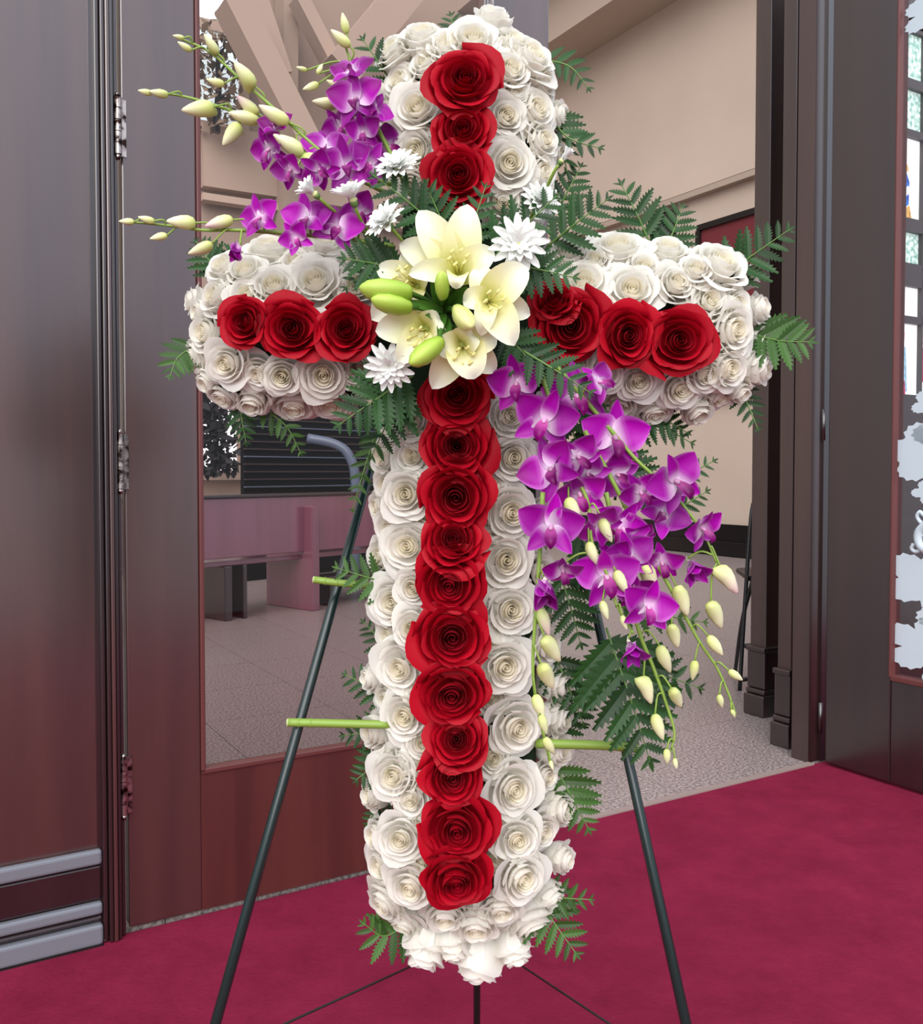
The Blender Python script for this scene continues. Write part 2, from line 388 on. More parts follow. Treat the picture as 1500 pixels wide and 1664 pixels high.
mb = MB(); nbox(mb, c_r - .9, c_r, 3, Q_far, zf1 - .1, zf1 + .9); structure(mb.obj('trim_3', M['beam']))
mb = MB(); nbox(mb, c_r - 1.6, c_r - .9, 3, Q_far, zf1 + .9, zf1 + 1.3); structure(mb.obj('trim_4', M['beam']))
_, zb0 = RW(1200, 853); _, zb1 = RW(1200, 905)
mb = MB(); nbox(mb, c_r - .06, c_r, .9, Q_far, 0.001, zb0); bb = structure(mb.obj('baseboard_nave', M['black_trim']))
mb = MB(); nbox(mb, c_r - .16, c_r - .06, .9, Q_far, 0.001, zb0 * .45); bevel(mb.obj('base_step', M['black_trim'], bb), .01)
# far wall with deep beams seen through the glass
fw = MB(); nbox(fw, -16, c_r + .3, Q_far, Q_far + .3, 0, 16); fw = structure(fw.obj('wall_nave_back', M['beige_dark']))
def FWp(u, v, dq=0.0):       # point on plane parallel to the back wall
    r = ray(u, v); o = -(Q_far - dq); t = ((A0 + N * o - CAM).dot(N)) / r.dot(N); p = CAM + r * t
    return (p - A0).dot(D), p.z
def fbeam(name, pts, w, dq, th, m_, n):
    a = Vector((*FWp(*pts[0], dq), 0)); b = Vector((*FWp(*pts[1], dq), 0)); t = (b - a).normalized(); s_ = Vector((-t.y, t.x, 0)) * w / 2
    mb = MB(); q = Q_far - dq
    cs = [a + s_, b + s_, b - s_, a - s_]
    mb.add([NV(c.x, q, c.y) for c in cs] + [NV(c.x, q + th, c.y) for c in cs], [(0, 1, 2, 3), (7, 6, 5, 4), (0, 4, 5, 1), (1, 5, 6, 2), (2, 6, 7, 3), (3, 7, 4, 0)])
    return structure(mb.obj('trim_%d' % n, M[m_]))
fbeam('beam', [(384, -10), (514, 246)], .34, 1.6, .5, 'beam', 5)
fbeam('beam', [(410, -40), (462, 118)], .26, 1.0, .4, 'beam', 6)
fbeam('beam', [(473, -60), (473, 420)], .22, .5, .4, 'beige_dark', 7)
fbeam('beam', [(490, -10), (555, 115)], .2, .9, .3, 'beam', 8)
fbeam('beam', [(700, -60), (560, 110)], .5, 1.2, .4, 'beam', 9)
fbeam('beam', [(330, 250), (800, 329)], .9, .2, .25, 'beam', 10)
fbeam('beam', [(330, 318), (800, 388)], .10, .25, .2, 'beige', 11)
sv0, zv0 = FWp(432, 288, .05); sv1, zv1 = FWp(475, 262, .05)
mb = MB(); nbox(mb, sv0, sv1, Q_far - .08, Q_far - .001, zv0, zv1); gr = mb.obj('air_grille', mat('grey_green_grille', (.06, .065, .06), .5))
tag(gr, 'small dark grey vent grille on the far taupe wall behind the door glass', 'vent')
for k in range(5):
    z = zv0 + (zv1 - zv0) * (k + .5) / 5; mb = MB(); nbox(mb, sv0 + .03, sv1 - .03, Q_far - .11, Q_far - .07, z - .015, z + .015); mb.obj('slat', M['black_trim'], gr)

def lit_window(name, u0, v0, u1, v1, dq, bars_v, bars_u, m_):
    sa, zt = FWp(u0, v0, dq); sb, zb = FWp(u1, v1, dq); q = Q_far - dq
    w = structure(link(name, None, None, Matrix.Identity(4)))
    us = [sa] + [FWp(b, v0, dq)[0] for b in bars_u] + [sb]; zs = [zt] + [FWp(u0, b, dq)[1] for b in bars_v] + [zb]
    for i in range(len(us) - 1):
        for j in range(len(zs) - 1):
            mb = MB(); nbox(mb, us[i] + .03, us[i + 1] - .03, q, q + .02, zs[j + 1] + .03, zs[j] - .03); mb.obj('pane', m_, w)
    for x in us: mb = MB(); nbox(mb, x - .07, x + .07, q - .05, q + .05, zb - .07, zt + .07); mb.obj('mullion', M['beam'], w)
    for z in zs: mb = MB(); nbox(mb, sa, sb, q - .06, q + .04, z - .07, z + .07); mb.obj('mullion', M['beam'], w)
    return q
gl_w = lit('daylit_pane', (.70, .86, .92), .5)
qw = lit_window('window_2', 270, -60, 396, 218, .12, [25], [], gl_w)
qw2 = lit_window('window_reflection', 255, 560, 392, 772, .12, [], [], lit('reflected_daylight', (.92, .93, .96), .95))  # outdoor daylight reflected in the door glass, built as a glowing window
# foliage in front of the far window and the reflected daylight
def shrub(name, label, cu, v0, v1, wpx, dq, n, cols, cat='tree'):
    s_, zt = FWp(cu, v0, dq); _, zb = FWp(cu, v1, dq); q = Q_far - dq; Yd = NV(s_, q, 0).y; wr = wpx * Yd / F / 2
    base = NV(s_, q, max(zb, .01)); t = thing(name, label, cat, Matrix.Translation(base))
    h = zt - base.z
    mb = MB(); mb.tube([(0, 0, 0), (.05, 0, h * .5), (0, 0, h * .9)], [.06, .04, .015], 6)
    for k in range(7):
        a = k * 2.4; z = h * (.3 + .08 * k); mb.tube([(0.03, 0, z), (wr * .7 * cos(a), wr * .3 * sin(a), z + h * .15)], [.025, .008], 5)
    mb.obj('trunk', M['black_trim'], t)
    R = random.Random(n); mb = MB()
    for k in range(n):
        a = R.uniform(0, 2 * pi); rr = wr * sqrt(R.random()); z = h * R.uniform(.05, 1.0)
        p = Vector((rr * cos(a), rr * .5 * sin(a), z)); d_ = Vector((R.gauss(0, 1), R.gauss(0, 1), R.gauss(0, 1))).normalized(); e = d_.orthogonal().normalized(); l = R.uniform(.10, .20)
        mb.add([p, p + d_ * l * .5 + e * l * .28, p + d_ * l, p + d_ * l * .5 - e * l * .28], [(0, 1, 2, 3)])
    f = mb.obj('foliage', cols, t); f['kind'] = 'stuff'
shrub('backdrop_tree', 'brown-leaved tree against the bright pane high behind the door glass', 350, 40, 215, 90, .5, 300, mat('dry_brown_leaf', (.20, .14, .09), .7))
shrub('backdrop_tree', 'dark leafy shrub against the white window low behind the door glass', 345, 640, 775, 80, .9, 420, mat('dark_leaf', (.012, .012, .014), .6))  # stands in for an outdoor tree mirrored in the door glass

# ---- pews and dark reflection panel behind the glass
pd = Vector((1250, 1500, 0)).normalized(); pn = Vector((pd.y, -pd.x, 0)); pb = floor_at(492, 992); pb.z = 0
def PW(a, b, z): return pb + pd * a + pn * b + Vector((0, 0, z))
def pz(v): return H - (v - 765.5) / F * pb.y
pew = thing('church_pew', 'mauve-brown wooden pew seen through the left door glass', 'pew', Matrix.Identity(4))
def pbox(name, a0, a1, b0, b1, z0, z1, m_, parent=pew, bv=.008):
    mb = MB(); mb.box(a0, a1, b0, b1, z0, z1, PW); o = mb.obj(name, M[m_], parent)
    if bv: bevel(o, bv)
    return o
pbox('backrest', -2.2, 2.6, -.05, 0, pz(897), pz(806), 'pew'); pbox('top_rail', -2.2, 2.6, -.07, .02, pz(806), pz(801), 'wood_dark')
pbox('seat', -2.2, 2.6, -.50, -.05, .42, .46, 'pew')
pbox('pew_end', .02, .10, -.50, .10, 0.0, pz(822), 'pew'); pbox('pew_end', -2.3, -2.2, -.50, .10, 0.0, pz(822), 'pew')
pbox('seat_bracket', -.75, -.68, -.4, -.02, 0.0, .42, 'wood_dark'); pbox('seat_bracket', -.58, -.54, -.4, -.02, 0.0, .42, 'wood_dark')
kn = thing('kneeler', 'dark padded kneeler on the floor right of the pew end', 'kneeler', Matrix.Identity(4))
pbox('pad', .25, 1.7, -.2, .02, .18, .26, 'wood_dark', kn, .02); pbox('foot', .3, .38, -.18, 0, 0, .18, 'wood_dark', kn); pbox('foot', 1.5, 1.58, -.18, 0, 0, .18, 'wood_dark', kn)
scn = thing('reflection_slats', 'black slatted stand-in for a dark reflection in the door glass', 'screen', Matrix.Identity(4))  # dark reflection in the door glass, built as a slatted panel
def szz(v, Y): return H - (v - 765.5) / F * Y
yb = 9.3; db = (yb - pb.y) / 1.0
zb_, zt_ = 0.0, szz(640, yb)
sa_ = -2.2
while 750 + F * (PW(sa_, -2, 0).x / PW(sa_, -2, 0).y) < 394: sa_ += .02     # its near edge
pbox('panel', sa_, 6.0, -2.06, -2.0, 0, zt_, 'matte_black', scn)
for k in range(13):
    z = .9 + k * (zt_ - .9) / 13
    pbox('slat', sa_, 6.0, -2.0, -1.96, z, z + .012, 'blue_grey' if k % 4 == 1 else 'wood_dark', scn, 0)
ar = MB(); ar.tube(spline([at(500, 712, 9.4), at(545, 722, 9.4), at(568, 742, 9.4), at(578, 790, 9.4), Vector((at(578, 790, 9.4).x, 9.4, 0))]), .05, 8)  # bluish curve reflected in the door glass, built as a tube
bl = ar.obj('curved_reflection', M['blue_grey'], None, True); tag(bl, 'pale blue-grey curve standing in for a reflection in the door glass', 'reflection')

# ---- red framed board and folding chair in the nave
qa_, zt_a = RW(1228, 348, .05); qb_, _ = RW(1140, 370, .05); zlow = RW(1180, 640)[1]
bd = thing('framed_board', 'deep red board in a black frame on the beige nave wall', 'board', Matrix.Identity(4))
mb = MB(); nbox(mb, c_r - .05, c_r - .001, qa_ - .8, qb_, zlow, zt_a); mb.obj('board', M['red_board'], bd)
for a, b, c, d in ((qa_ - .8, qb_ + .06, zt_a, zt_a + .08), (qb_, qb_ + .08, zlow, zt_a), (qa_ - .8, qb_ + .08, zlow - .08, zlow)):
    mb = MB(); nbox(mb, c_r - .09, c_r - .001, a, b, c, d); mb.obj('frame_strip', M['black_trim'], bd)
ch = thing('folding_chair', 'black metal folding chair half hidden behind the wooden jamb', 'chair', Matrix.Identity(4))
Yc = 4.95
def cp(u, v, Y=Yc): return at(u, v, Y)
ft = floor_at(1202, 1122)
def rod(name, pts, r=.011, m_='black'):
    mb = MB(); mb.tube(spline(pts), r, 8); return mb.obj(name, M[m_], ch, True)
dx = Vector((.42, .2, 0))
for k in (0, 1):
    o = dx * k
    rod('back_leg', [ft + o, cp(1212, 960, ft.y + .05) + o, cp(1222, 830, ft.y + .12) + o, cp(1228, 800, ft.y + .16) + o + Vector((.03, .02, 0)) * (1 - 2 * k)])
    rod('front_leg', [Vector((ft.x, ft.y, 0)) + o + Vector((.1, .42, 0)), cp(1206, 1010, ft.y + .1) + o, cp(1224, 940, ft.y) + o])
rod('crossbar', [cp(1206, 1050, ft.y + .03), cp(1206, 1050, ft.y + .03) + dx]); rod('crossbar', [cp(1203, 1105, ft.y), cp(1203, 1105, ft.y) + dx])
top = cp(1228, 800, ft.y + .16)
mb = MB(); e = Vector((0, .03, 0)); a = cp(1224, 815, ft.y + .13); b = cp(1218, 880, ft.y + .1)
mb.add([a, a + dx, b + dx, b, a + e, a + dx + e, b + dx + e, b + e], [(0, 1, 2, 3), (7, 6, 5, 4), (0, 4, 5, 1), (1, 5, 6, 2), (2, 6, 7, 3), (3, 7, 4, 0)]); bevel(mb.obj('backrest', M['black'], ch), .01)
a = cp(1214, 945, ft.y); b = a + Vector((.06, .4, .0)); e = Vector((0, 0, .03))
mb = MB(); mb.add([a, a + dx, b + dx, b, a + e, a + dx + e, b + dx + e, b + e], [(0, 1, 2, 3), (7, 6, 5, 4), (0, 4, 5, 1), (1, 5, 6, 2), (2, 6, 7, 3), (3, 7, 4, 0)]); bevel(mb.obj('seat', M['black'], ch), .01)

# =================================================================== THE FLOWER CROSS
ORD = ['first', 'second', 'third', 'fourth', 'fifth', 'sixth', 'seventh', 'eighth', 'ninth', 'tenth', 'eleventh', 'twelfth', 'thirteenth', 'fourteenth', 'fifteenth', 'sixteenth']
YF = 1.10
# ---- flower materials
M['white_petal'] = petal_mat('white_rose_petal', (.925, .90, .835), .6, .42, .03)
M['white_heart'] = petal_mat('cream_rose_heart', (.93, .885, .755), .6, .42, .03)
M['red_petal'] = petal_mat('red_rose_petal', (.42, .0015, .013), .55, .16, .12, .12, False, 0, .18)
M['red_heart'] = petal_mat('deep_red_rose_heart', (.33, .0015, .012), .55, .16, .1, .12, False, 0, .18)
M['orchid'] = petal_mat('orchid_petal', (.4, .02, .4), .45, .22, .32, 0, True)
M['lily'] = petal_mat('lily_tepal', (.8, .8, .6), .4, .2, .03, 0, True)
M['bud'] = petal_mat('orchid_bud', (.55, .62, .2), .45, .1, .08, 0, True)
M['mum'] = petal_mat('chrysanthemum_petal', (.86, .87, .83), .5, .2, .03)
M['mum_disc'] = petal_mat('chrysanthemum_heart', (.72, .76, .34), .6, .1, .03)
M['fern'] = petal_mat('fern_leaflet', (.016, .058, .011), .42, .12, .4, 0, False, 0, .3)
M['fern_light'] = petal_mat('young_fern_leaflet', (.042, .105, .018), .42, .15, .35, 0, False, 0, .3)
M['lily_leaf'] = petal_mat('lily_leaf', (.06, .17, .02), .35, .1, .1, 0, False, 0, .5)
M['lily_bud'] = petal_mat('lily_bud', (.42, .58, .06), .35, .1, .08, 0, True)
M['stamen'] = mat('pale_yellow_stamen', (.78, .70, .25), .5)

# ---- foam body of the cross
def cross_outline(Y):
    px = [(665, 105), (700, 80), (820, 80), (860, 115), (872, 430), (1200, 430), (1215, 470), (1215, 600), (1195, 625), (872, 625), (872, 1430), (840, 1480), (680, 1480), (645, 1430), (645, 640), (360, 640), (340, 615), (340, 470), (355, 445), (650, 445)]
    return [at(u, v, Y) for u, v in px]
fo = cross_outline(1.135); n = len(fo); mb = MB()
bk = [Vector((p.x, 1.235, p.z)) for p in fo]
mb.add(fo + bk, [tuple(range(n)), tuple(range(2 * n - 1, n - 1, -1))] + [(i, i + n, (i + 1) % n + n, (i + 1) % n) for i in range(n)])
foam = bevel(mb.obj('foam_cross', M['foam']), .012, 2)
tag(foam, 'dark green foam cross hidden under the roses on the easel', 'foam')

# ---- rose
def petal(mb, phi0, Wd, rm, r0, zb, zt, lean, roll, drop, point, wav, seed, ov=.05, nu=8, nv=7):
    vs = []; R = random.Random(seed); a1, a2 = R.uniform(0, 6), R.uniform(2.0, 4.5)
    for j in range(nv + 1):
        t = j / nv
        for i in range(nu + 1):
            u = -1 + 2 * i / nu
            tt = t * (1 - .22 * abs(u) ** 3.0 + point * max(0, 1 - abs(u) * 1.8))
            ws = .42 + .58 * sin(min(1, t * 1.2) * pi / 2)
            phi = phi0 + u * Wd * ws
            r = r0 + (rm - r0) * sin(min(tt / .62, 1) * pi / 2) + lean * max(0, tt - .5) + roll * max(0, (tt - .68) / .32) ** 2
            r += roll * .55 * max(0, (abs(u) - .6) / .4) ** 2 * t
            z = zb + (zt - zb) * tt ** .95 - drop * max(0, (tt - .74) / .26) ** 2
            r += ov * u * rm + wav * sin(a2 * u + a1) * t * t
            z += wav * .8 * cos(a2 * 1.3 * u + a1) * t * t
            vs.append((r * cos(phi), r * sin(phi), z))
    w = nu + 1
    fs = [(j * w + i, j * w + i + 1, (j + 1) * w + i + 1, (j + 1) * w + i) for j in range(nv) for i in range(nu)]
    mb.add(vs, fs)
def rose_variant(seed, o, mats, tall=0.0):
    """list of (name, mesh): a heart and 19 loose petals, unit radius, looking along +Z"""
    R = random.Random(seed); out = []
    heart = MB(); nseg = 60; vs = []; turns = 2.3; hz = .57 + tall
    for k in range(nseg + 1):
        th = 2 * pi * turns * k / nseg; f = k / nseg; r = .03 + .215 * f
        for j in range(4):
            t = j / 3; vs.append((r * (1.05 - .12 * (t - .4)) * cos(th), r * (1.05 - .12 * (t - .4)) * sin(th), -.25 + t * (hz + .25 - .05 * (1 - f) + .015 * sin(3 * th))))
    heart.add(vs, [(k * 4 + j, (k + 1) * 4 + j, (k + 1) * 4 + j + 1, k * 4 + j + 1) for k in range(nseg) for j in range(3)])
    for k in range(3):
        petal(heart, k * 2 * pi / 3 + R.uniform(-.2, .2), 1.3, .31, .14, -.2, hz + .0, -.02, .03, .01, .03, .016, R.random(), .10)
    heart_m = heart.mesh('bloom_heart', mats[1], True); out.append(('bloom_heart', heart_m))
    deep = 0.0 if mats[0].name.startswith('white') else .15
    rings = ((4, 1.16, .40, .58, -.05, .04, .012, .02, .016, .02), (5, 1.0, .56, .53, -.02, .08, .04, .03, .024, -.12), (6, .86, .71, .43, .03, .15, .09, .035, .032, -.28), (5, .90, .83, .27, .08, .24, .16, .04, .045, -.55))
    for ri, (nn, Wd, rm, zt, lean, roll, drop, point, wav, zb) in enumerate(rings):
        ph = R.uniform(0, 6)
        for k in range(nn):
            oo = o if ri > 0 else (1 + o) / 2
            mb = MB(); petal(mb, ph + k * 2 * pi / nn + R.uniform(-.16, .16), Wd * R.uniform(.9, 1.08), rm * oo * (R.uniform(.95, 1.04) if ri < 3 else R.uniform(.9, 1.13)), (.14 if ri > 1 else .2), zb - deep * (ri < 3) - tall * .8, zt + tall * (1 if ri < 3 else .9) + R.uniform(-.03, .03) * (1 if ri < 3 else 2.6) + (1 - o) * .35,
                             lean * oo, roll * o * R.uniform(.6, 1.5), drop * o * R.uniform(.6, 1.5), point, wav, R.random(), .055)
            out.append(('petal', mb.mesh('petal', mats[0], True)))
    return out
WM = (M['white_petal'], M['white_heart']); RM = (M['red_petal'], M['red_heart'])
WHITE = [rose_variant(100 + i, o, WM) for i, o in enumerate((1.0, .95, 1.04, .9, 1.0, .86))]
WHITE_TALL = [rose_variant(200 + i, o, WM, .22) for i, o in enumerate((.72, .8, .66))]
RED = [rose_variant(300 + i, o, RM) for i, o in enumerate((1.02, 1.0, 1.08, .98, 1.05))]
def place_rose(var, u, v, rpx, tx, ty, label, group, dy=0.0):
    if u > 855 and v > 660: u += 5
    t2 = min(.985, tx * tx + ty * ty); Y = YF + .085 * t2 + dy
    f = Vector((tx, -sqrt(1 - t2), -ty))
    R = rpx * Y / F * .93
    f = (f + Vector((rnd.gauss(0, .07), 0, rnd.gauss(0, .07)))).normalized()
    mt = frame(at(u, v, Y) - f * R * .2, f, rnd.uniform(0, 6.28)) @ Matrix.Diagonal((R * rnd.uniform(.93, 1.07), R * rnd.uniform(.93, 1.07), R * rnd.uniform(.95, 1.1), 1))
    t = thing('rose', label, 'rose', mt, group)
    for nme, me in var: link(nme, me, t)
    return t

red = [('head', 'upper end of the cross', 'from the top', [(755, 130, 56, 0, -.12), (753, 211, 50, 0, 0), (745, 284, 52, -.05, .1)]),
       ('left', 'left arm of the cross', 'from the left', [(398, 524, 46, -.3, .05), (475, 535, 55, -.05, .05), (562, 535, 50, .05, .05)]),
       ('right', 'right arm of the cross', 'from the left', [(900, 488, 38, -.15, -.25), (927, 530, 60, -.05, .05), (1020, 546, 54, 0, .08), (1103, 554, 57, .08, .1)]),
       ('stem', 'long stem of the cross', 'from the top', [(743, 643, 54, 0, -.05), (742, 725, 63, .03, .05), (741, 808, 62, .02, .08), (737, 878, 53, -.05, -.3), (731, 949, 60, -.03, 0), (735, 1035, 66, 0, .05),
                 (736, 1128, 62, 0, .03), (742, 1202, 50, .05, -.28), (735, 1264, 56, -.03, -.1), (743, 1347, 60, .02, .05), (741, 1430, 60, 0, .15)])]
for reg, where, order, L in red:
    for i, (u, v, rp, tx, ty) in enumerate(L):
        place_rose(RED[rnd.randrange(len(RED))], u, v, rp, tx, ty, 'dark red open rose, %s %s on the %s' % (ORD[i], order, where), 'red roses on the ' + where, -.030 + (-.009 if ty < -.2 else .004 * (i % 2)))

white = [
 ('white rose on the crown above the red roses, %s from the left', [(640, 84, 42, -.55, -.5), (686, 62, 48, -.25, -.68), (730, 74, 42, -.1, -.5), (768, 68, 46, 0, -.42), (798, 46, 50, .15, -.78), (834, 74, 42, .35, -.62), (862, 96, 48, .5, -.45)]),
 ('white rose just left of the upper red roses, %s down that row', [(694, 106, 40, -.35, -.3), (679, 176, 47, -.3, 0), (677, 246, 45, -.3, .1), (668, 303, 38, -.35, .35)]),
 ('white rose on the outer left side of the upper end, %s from the top', [(652, 132, 38, -.6, -.2), (630, 152, 30, -.85, -.1), (640, 192, 36, -.75, 0), (636, 228, 36, -.8, .1), (632, 270, 34, -.75, .2)]),
 ('white rose just right of the upper red roses, %s down that row', [(828, 114, 40, .3, -.3), (836, 152, 34, .35, -.2), (821, 190, 40, .25, -.05), (827, 266, 50, .22, .08), (814, 328, 42, .2, .3)]),
 ('white rose on the outer right side of the upper end, %s from the top', [(880, 132, 36, .65, -.3), (869, 180, 46, .6, -.1), (902, 190, 30, .88, -.1), (880, 230, 38, .65, .05), (897, 248, 28, .88, .1), (876, 280, 42, .6, .15), (866, 328, 40, .5, .35)]),
 ('white rose along the top edge of the left arm, %s from the left', [(363, 434, 37, -.4, -.5), (400, 442, 38, -.2, -.45), (440, 407, 46, 0, -.8), (480, 428, 36, 0, -.6), (523, 407, 50, .1, -.75), (575, 428, 36, .1, -.6)]),
 ('white rose just above the left arm red roses, %s from the left', [(352, 482, 36, -.5, -.25), (400, 478, 34, -.2, -.25), (444, 465, 45, 0, -.3), (512, 458, 48, 0, -.3), (580, 466, 44, .05, -.25)]),
 ('white rose on the blunt end of the left arm, %s from the top', [(315, 490, 31, -.88, -.2), (332, 508, 32, -.75, -.1), (337, 540, 44, -.65, 0), (320, 580, 36, -.86, .2), (346, 616, 36, -.65, .45)]),
 ('white rose just below the left arm red roses, %s from the left', [(371, 590, 44, -.35, .25), (420, 605, 34, -.1, .4), (459, 611, 40, 0, .35), (525, 608, 44, 0, .35), (580, 600, 36, .15, .3)]),
 ('white rose under the left arm, %s from the left', [(365, 640, 38, -.4, .72), (412, 645, 42, -.2, .75), (478, 655, 44, 0, .82), (538, 652, 42, .1, .82)]),
 ('white rose along the top edge of the right arm, %s from the left', [(925, 412, 38, -.1, -.6), (965, 425, 34, -.05, -.5), (1004, 406, 50, -.05, -.7), (1045, 434, 34, 0, -.5), (1085, 410, 45, .05, -.7), (1130, 440, 34, .15, -.45), (1170, 432, 56, .3, -.55), (1212, 452, 32, .75, -.45)]),
 ('white rose just above the right arm red roses, %s from the left', [(949, 458, 44, 0, -.3), (1027, 472, 48, 0, -.33), (1098, 462, 40, .08, -.3), (1152, 492, 42, .2, -.2)]),
 ('white rose on the blunt end of the right arm, %s from the top', [(1192, 496, 42, .5, -.1), (1226, 503, 36, .82, -.15), (1190, 536, 50, .4, .1), (1228, 560, 34, .86, .1), (1224, 598, 42, .78, .25), (1180, 598, 46, .4, .3), (1196, 632, 34, .55, .6)]),
 ('white rose just below the right arm red roses, %s from the left', [(935, 590, 36, -.2, .3), (981, 604, 42, -.1, .35), (1037, 618, 43, 0, .4), (1105, 630, 46, .1, .45), (1145, 606, 40, .2, .4)]),
 ('white rose under the right arm, %s from the left', [(955, 645, 36, -.15, .75), (1008, 655, 40, -.1, .8), (1062, 660, 42, 0, .84), (1130, 658, 40, .2, .8), (1168, 640, 36, .4, .7)]),
 ('white rose in the inner row left of the long red line, %s from the top', [(669, 686, 38, -.25, -.1), (672, 740, 40, -.25, 0), (661, 803, 44, -.3, 0), (663, 888, 48, -.3, 0), (672, 955, 36, -.2, 0), (668, 1022, 36, -.2, 0), (652, 1086, 46, -.35, 0), (659, 1163, 43, -.3, 0), (642, 1260, 50, -.35, 0), (669, 1296, 40, -.2, .1), (653, 1362, 44, -.3, 0), (668, 1440, 48, -.28, .12)]),
 ('white rose in the outer row left of the long red line, %s from the top', [(640, 692, 34, -.7, -.1), (627, 742, 38, -.75, 0), (630, 786, 34, -.7, 0), (617, 824, 36, -.84, 0), (635, 858, 36, -.6, .1), (622, 904, 40, -.78, 0), (640, 978, 48, -.5, 0), (622, 985, 34, -.85, 0), (637, 1030, 40, -.7, .1), (612, 1100, 36, -.86, 0), (632, 1135, 36, -.65, .1), (618, 1186, 44, -.78, 0), (628, 1225, 36, -.65, .1), (614, 1290, 38, -.85, 0), (614, 1358, 38, -.84, 0), (622, 1405, 42, -.68, .1)]),
 ('white rose in the inner row right of the long red line, %s from the top', [(826, 676, 44, .25, -.1), (833, 744, 48, .28, 0), (829, 833, 52, .28, 0), (822, 910, 52, .25, 0), (829, 991, 52, .28, 0), (818, 1082, 54, .25, 0), (838, 1181, 54, .3, 0), (834, 1282, 54, .28, 0), (840, 1364, 44, .3, 0), (847, 1426, 52, .3, .1)]),
 ('white rose in the outer row right of the long red line, %s from the top', [(868, 688, 38, .65, 0), (872, 758, 40, .7, 0), (878, 842, 40, .72, 0), (873, 930, 40, .68, 0), (890, 985, 38, .82, 0), (884, 1050, 42, .74, 0), (893, 1112, 40, .8, .05), (897, 1165, 42, .82, 0), (893, 1218, 42, .78, 0), (880, 1262, 36, .66, 0), (896, 1312, 46, .8, .08), (874, 1352, 38, .62, .1), (900, 1392, 38, .83, .1), (884, 1452, 38, .66, .35)]),
 ('small white rose tucked right of the long red line, %s from the top', [(796, 700, 34, .15, 0), (800, 790, 34, .15, 0), (796, 870, 34, .15, 0), (798, 950, 34, .15, 0), (798, 1038, 34, .15, 0), (800, 1132, 36, .15, 0), (800, 1232, 38, .15, 0), (800, 1328, 36, .15, 0), (806, 1390, 34, .15, .1)]),
 ('small white rose tucked left of the long red line, %s from the top', [(690, 775, 32, -.15, 0), (690, 845, 32, -.15, 0), (688, 920, 32, -.15, 0), (680, 1052, 34, -.15, 0), (684, 1125, 34, -.15, 0), (688, 1205, 38, -.15, 0), (690, 1240, 34, -.15, 0), (688, 1330, 34, -.15, 0), (688, 1400, 34, -.15, .1)]),
]
for lab, L in white:
    for i, (u, v, rp, tx, ty) in enumerate(L):
        tt = tx * tx + ty * ty
        var = WHITE[rnd.randrange(len(WHITE))] if tt < .55 or rnd.random() < .45 else WHITE_TALL[rnd.randrange(3)]
        place_rose(var, u, v, rp * 1.04, tx, ty, lab % ORD[i], 'white roses covering the cross', rnd.uniform(-.006, .006) + (.012 if lab.startswith('small') else 0))
for i, (u, v, rp, tx, ty) in enumerate([(626, 1466, 44, -.62, .35), (658, 1496, 44, -.45, .65), (696, 1528, 62, -.22, .86), (724, 1486, 46, -.1, .5), (738, 1530, 44, 0, .85), (774, 1500, 54, 0, .55), (781, 1552, 64, .02, .94), (814, 1476, 44, .15, .4), (834, 1536, 48, .2, .86), (858, 1492, 56, .42, .66)]):
    place_rose(WHITE_TALL[i % 3] if ty > .8 else WHITE[i % 6], u, v, rp, tx, ty, 'white rose at the foot of the cross, %s from the left' % ORD[i], 'white roses covering the cross', -.012 if ty > .8 else 0)

# ---- petals with pigment
def lerp(a, b, t): t = max(0, min(1, t)); return tuple(x + (y - x) * t for x, y in zip(a, b))
def blade(L, Wd, prof, curve, cup, colf, nu=6, nv=9, twist=0.0, wav=0.0):
    vs = []; cs = []
    for j in range(nv + 1):
        t = j / nv; w = Wd * prof(t)
        for i in range(nu + 1):
            u = -1 + 2 * i / nu
            y = u * w; z = curve(t) + cup * u * u * w + wav * sin(7 * t + 3 * u) * abs(u) * w
            a = twist * t; vs.append((L * t, y * cos(a) - z * sin(a) * 0, z + y * sin(a))); cs.append(colf(t, u))
    k = nu + 1
    return vs, [(j * k + i, j * k + i + 1, (j + 1) * k + i + 1, (j + 1) * k + i) for j in range(nv) for i in range(nu)], cs
MAG = (.39, .001, .37); DEEP = (.19, .001, .13); WHT = (.85, .70, .84)
def orch(deep):
    def f(t, u):
        c = lerp(WHT, MAG, (t - .05) / .31); c = lerp(c, DEEP, deep * (t - .25) * 1.3)
        return lerp(c, (.60, .22, .62), .5 * max(0, abs(u) - .8) / .2 * (t > .3))
    return f
def pp(k): return lambda t: max(.02, sin(pi * min(1, (t * .94 + .06)) ** k)) ** .75 if t < .995 else .04
ORCH = []
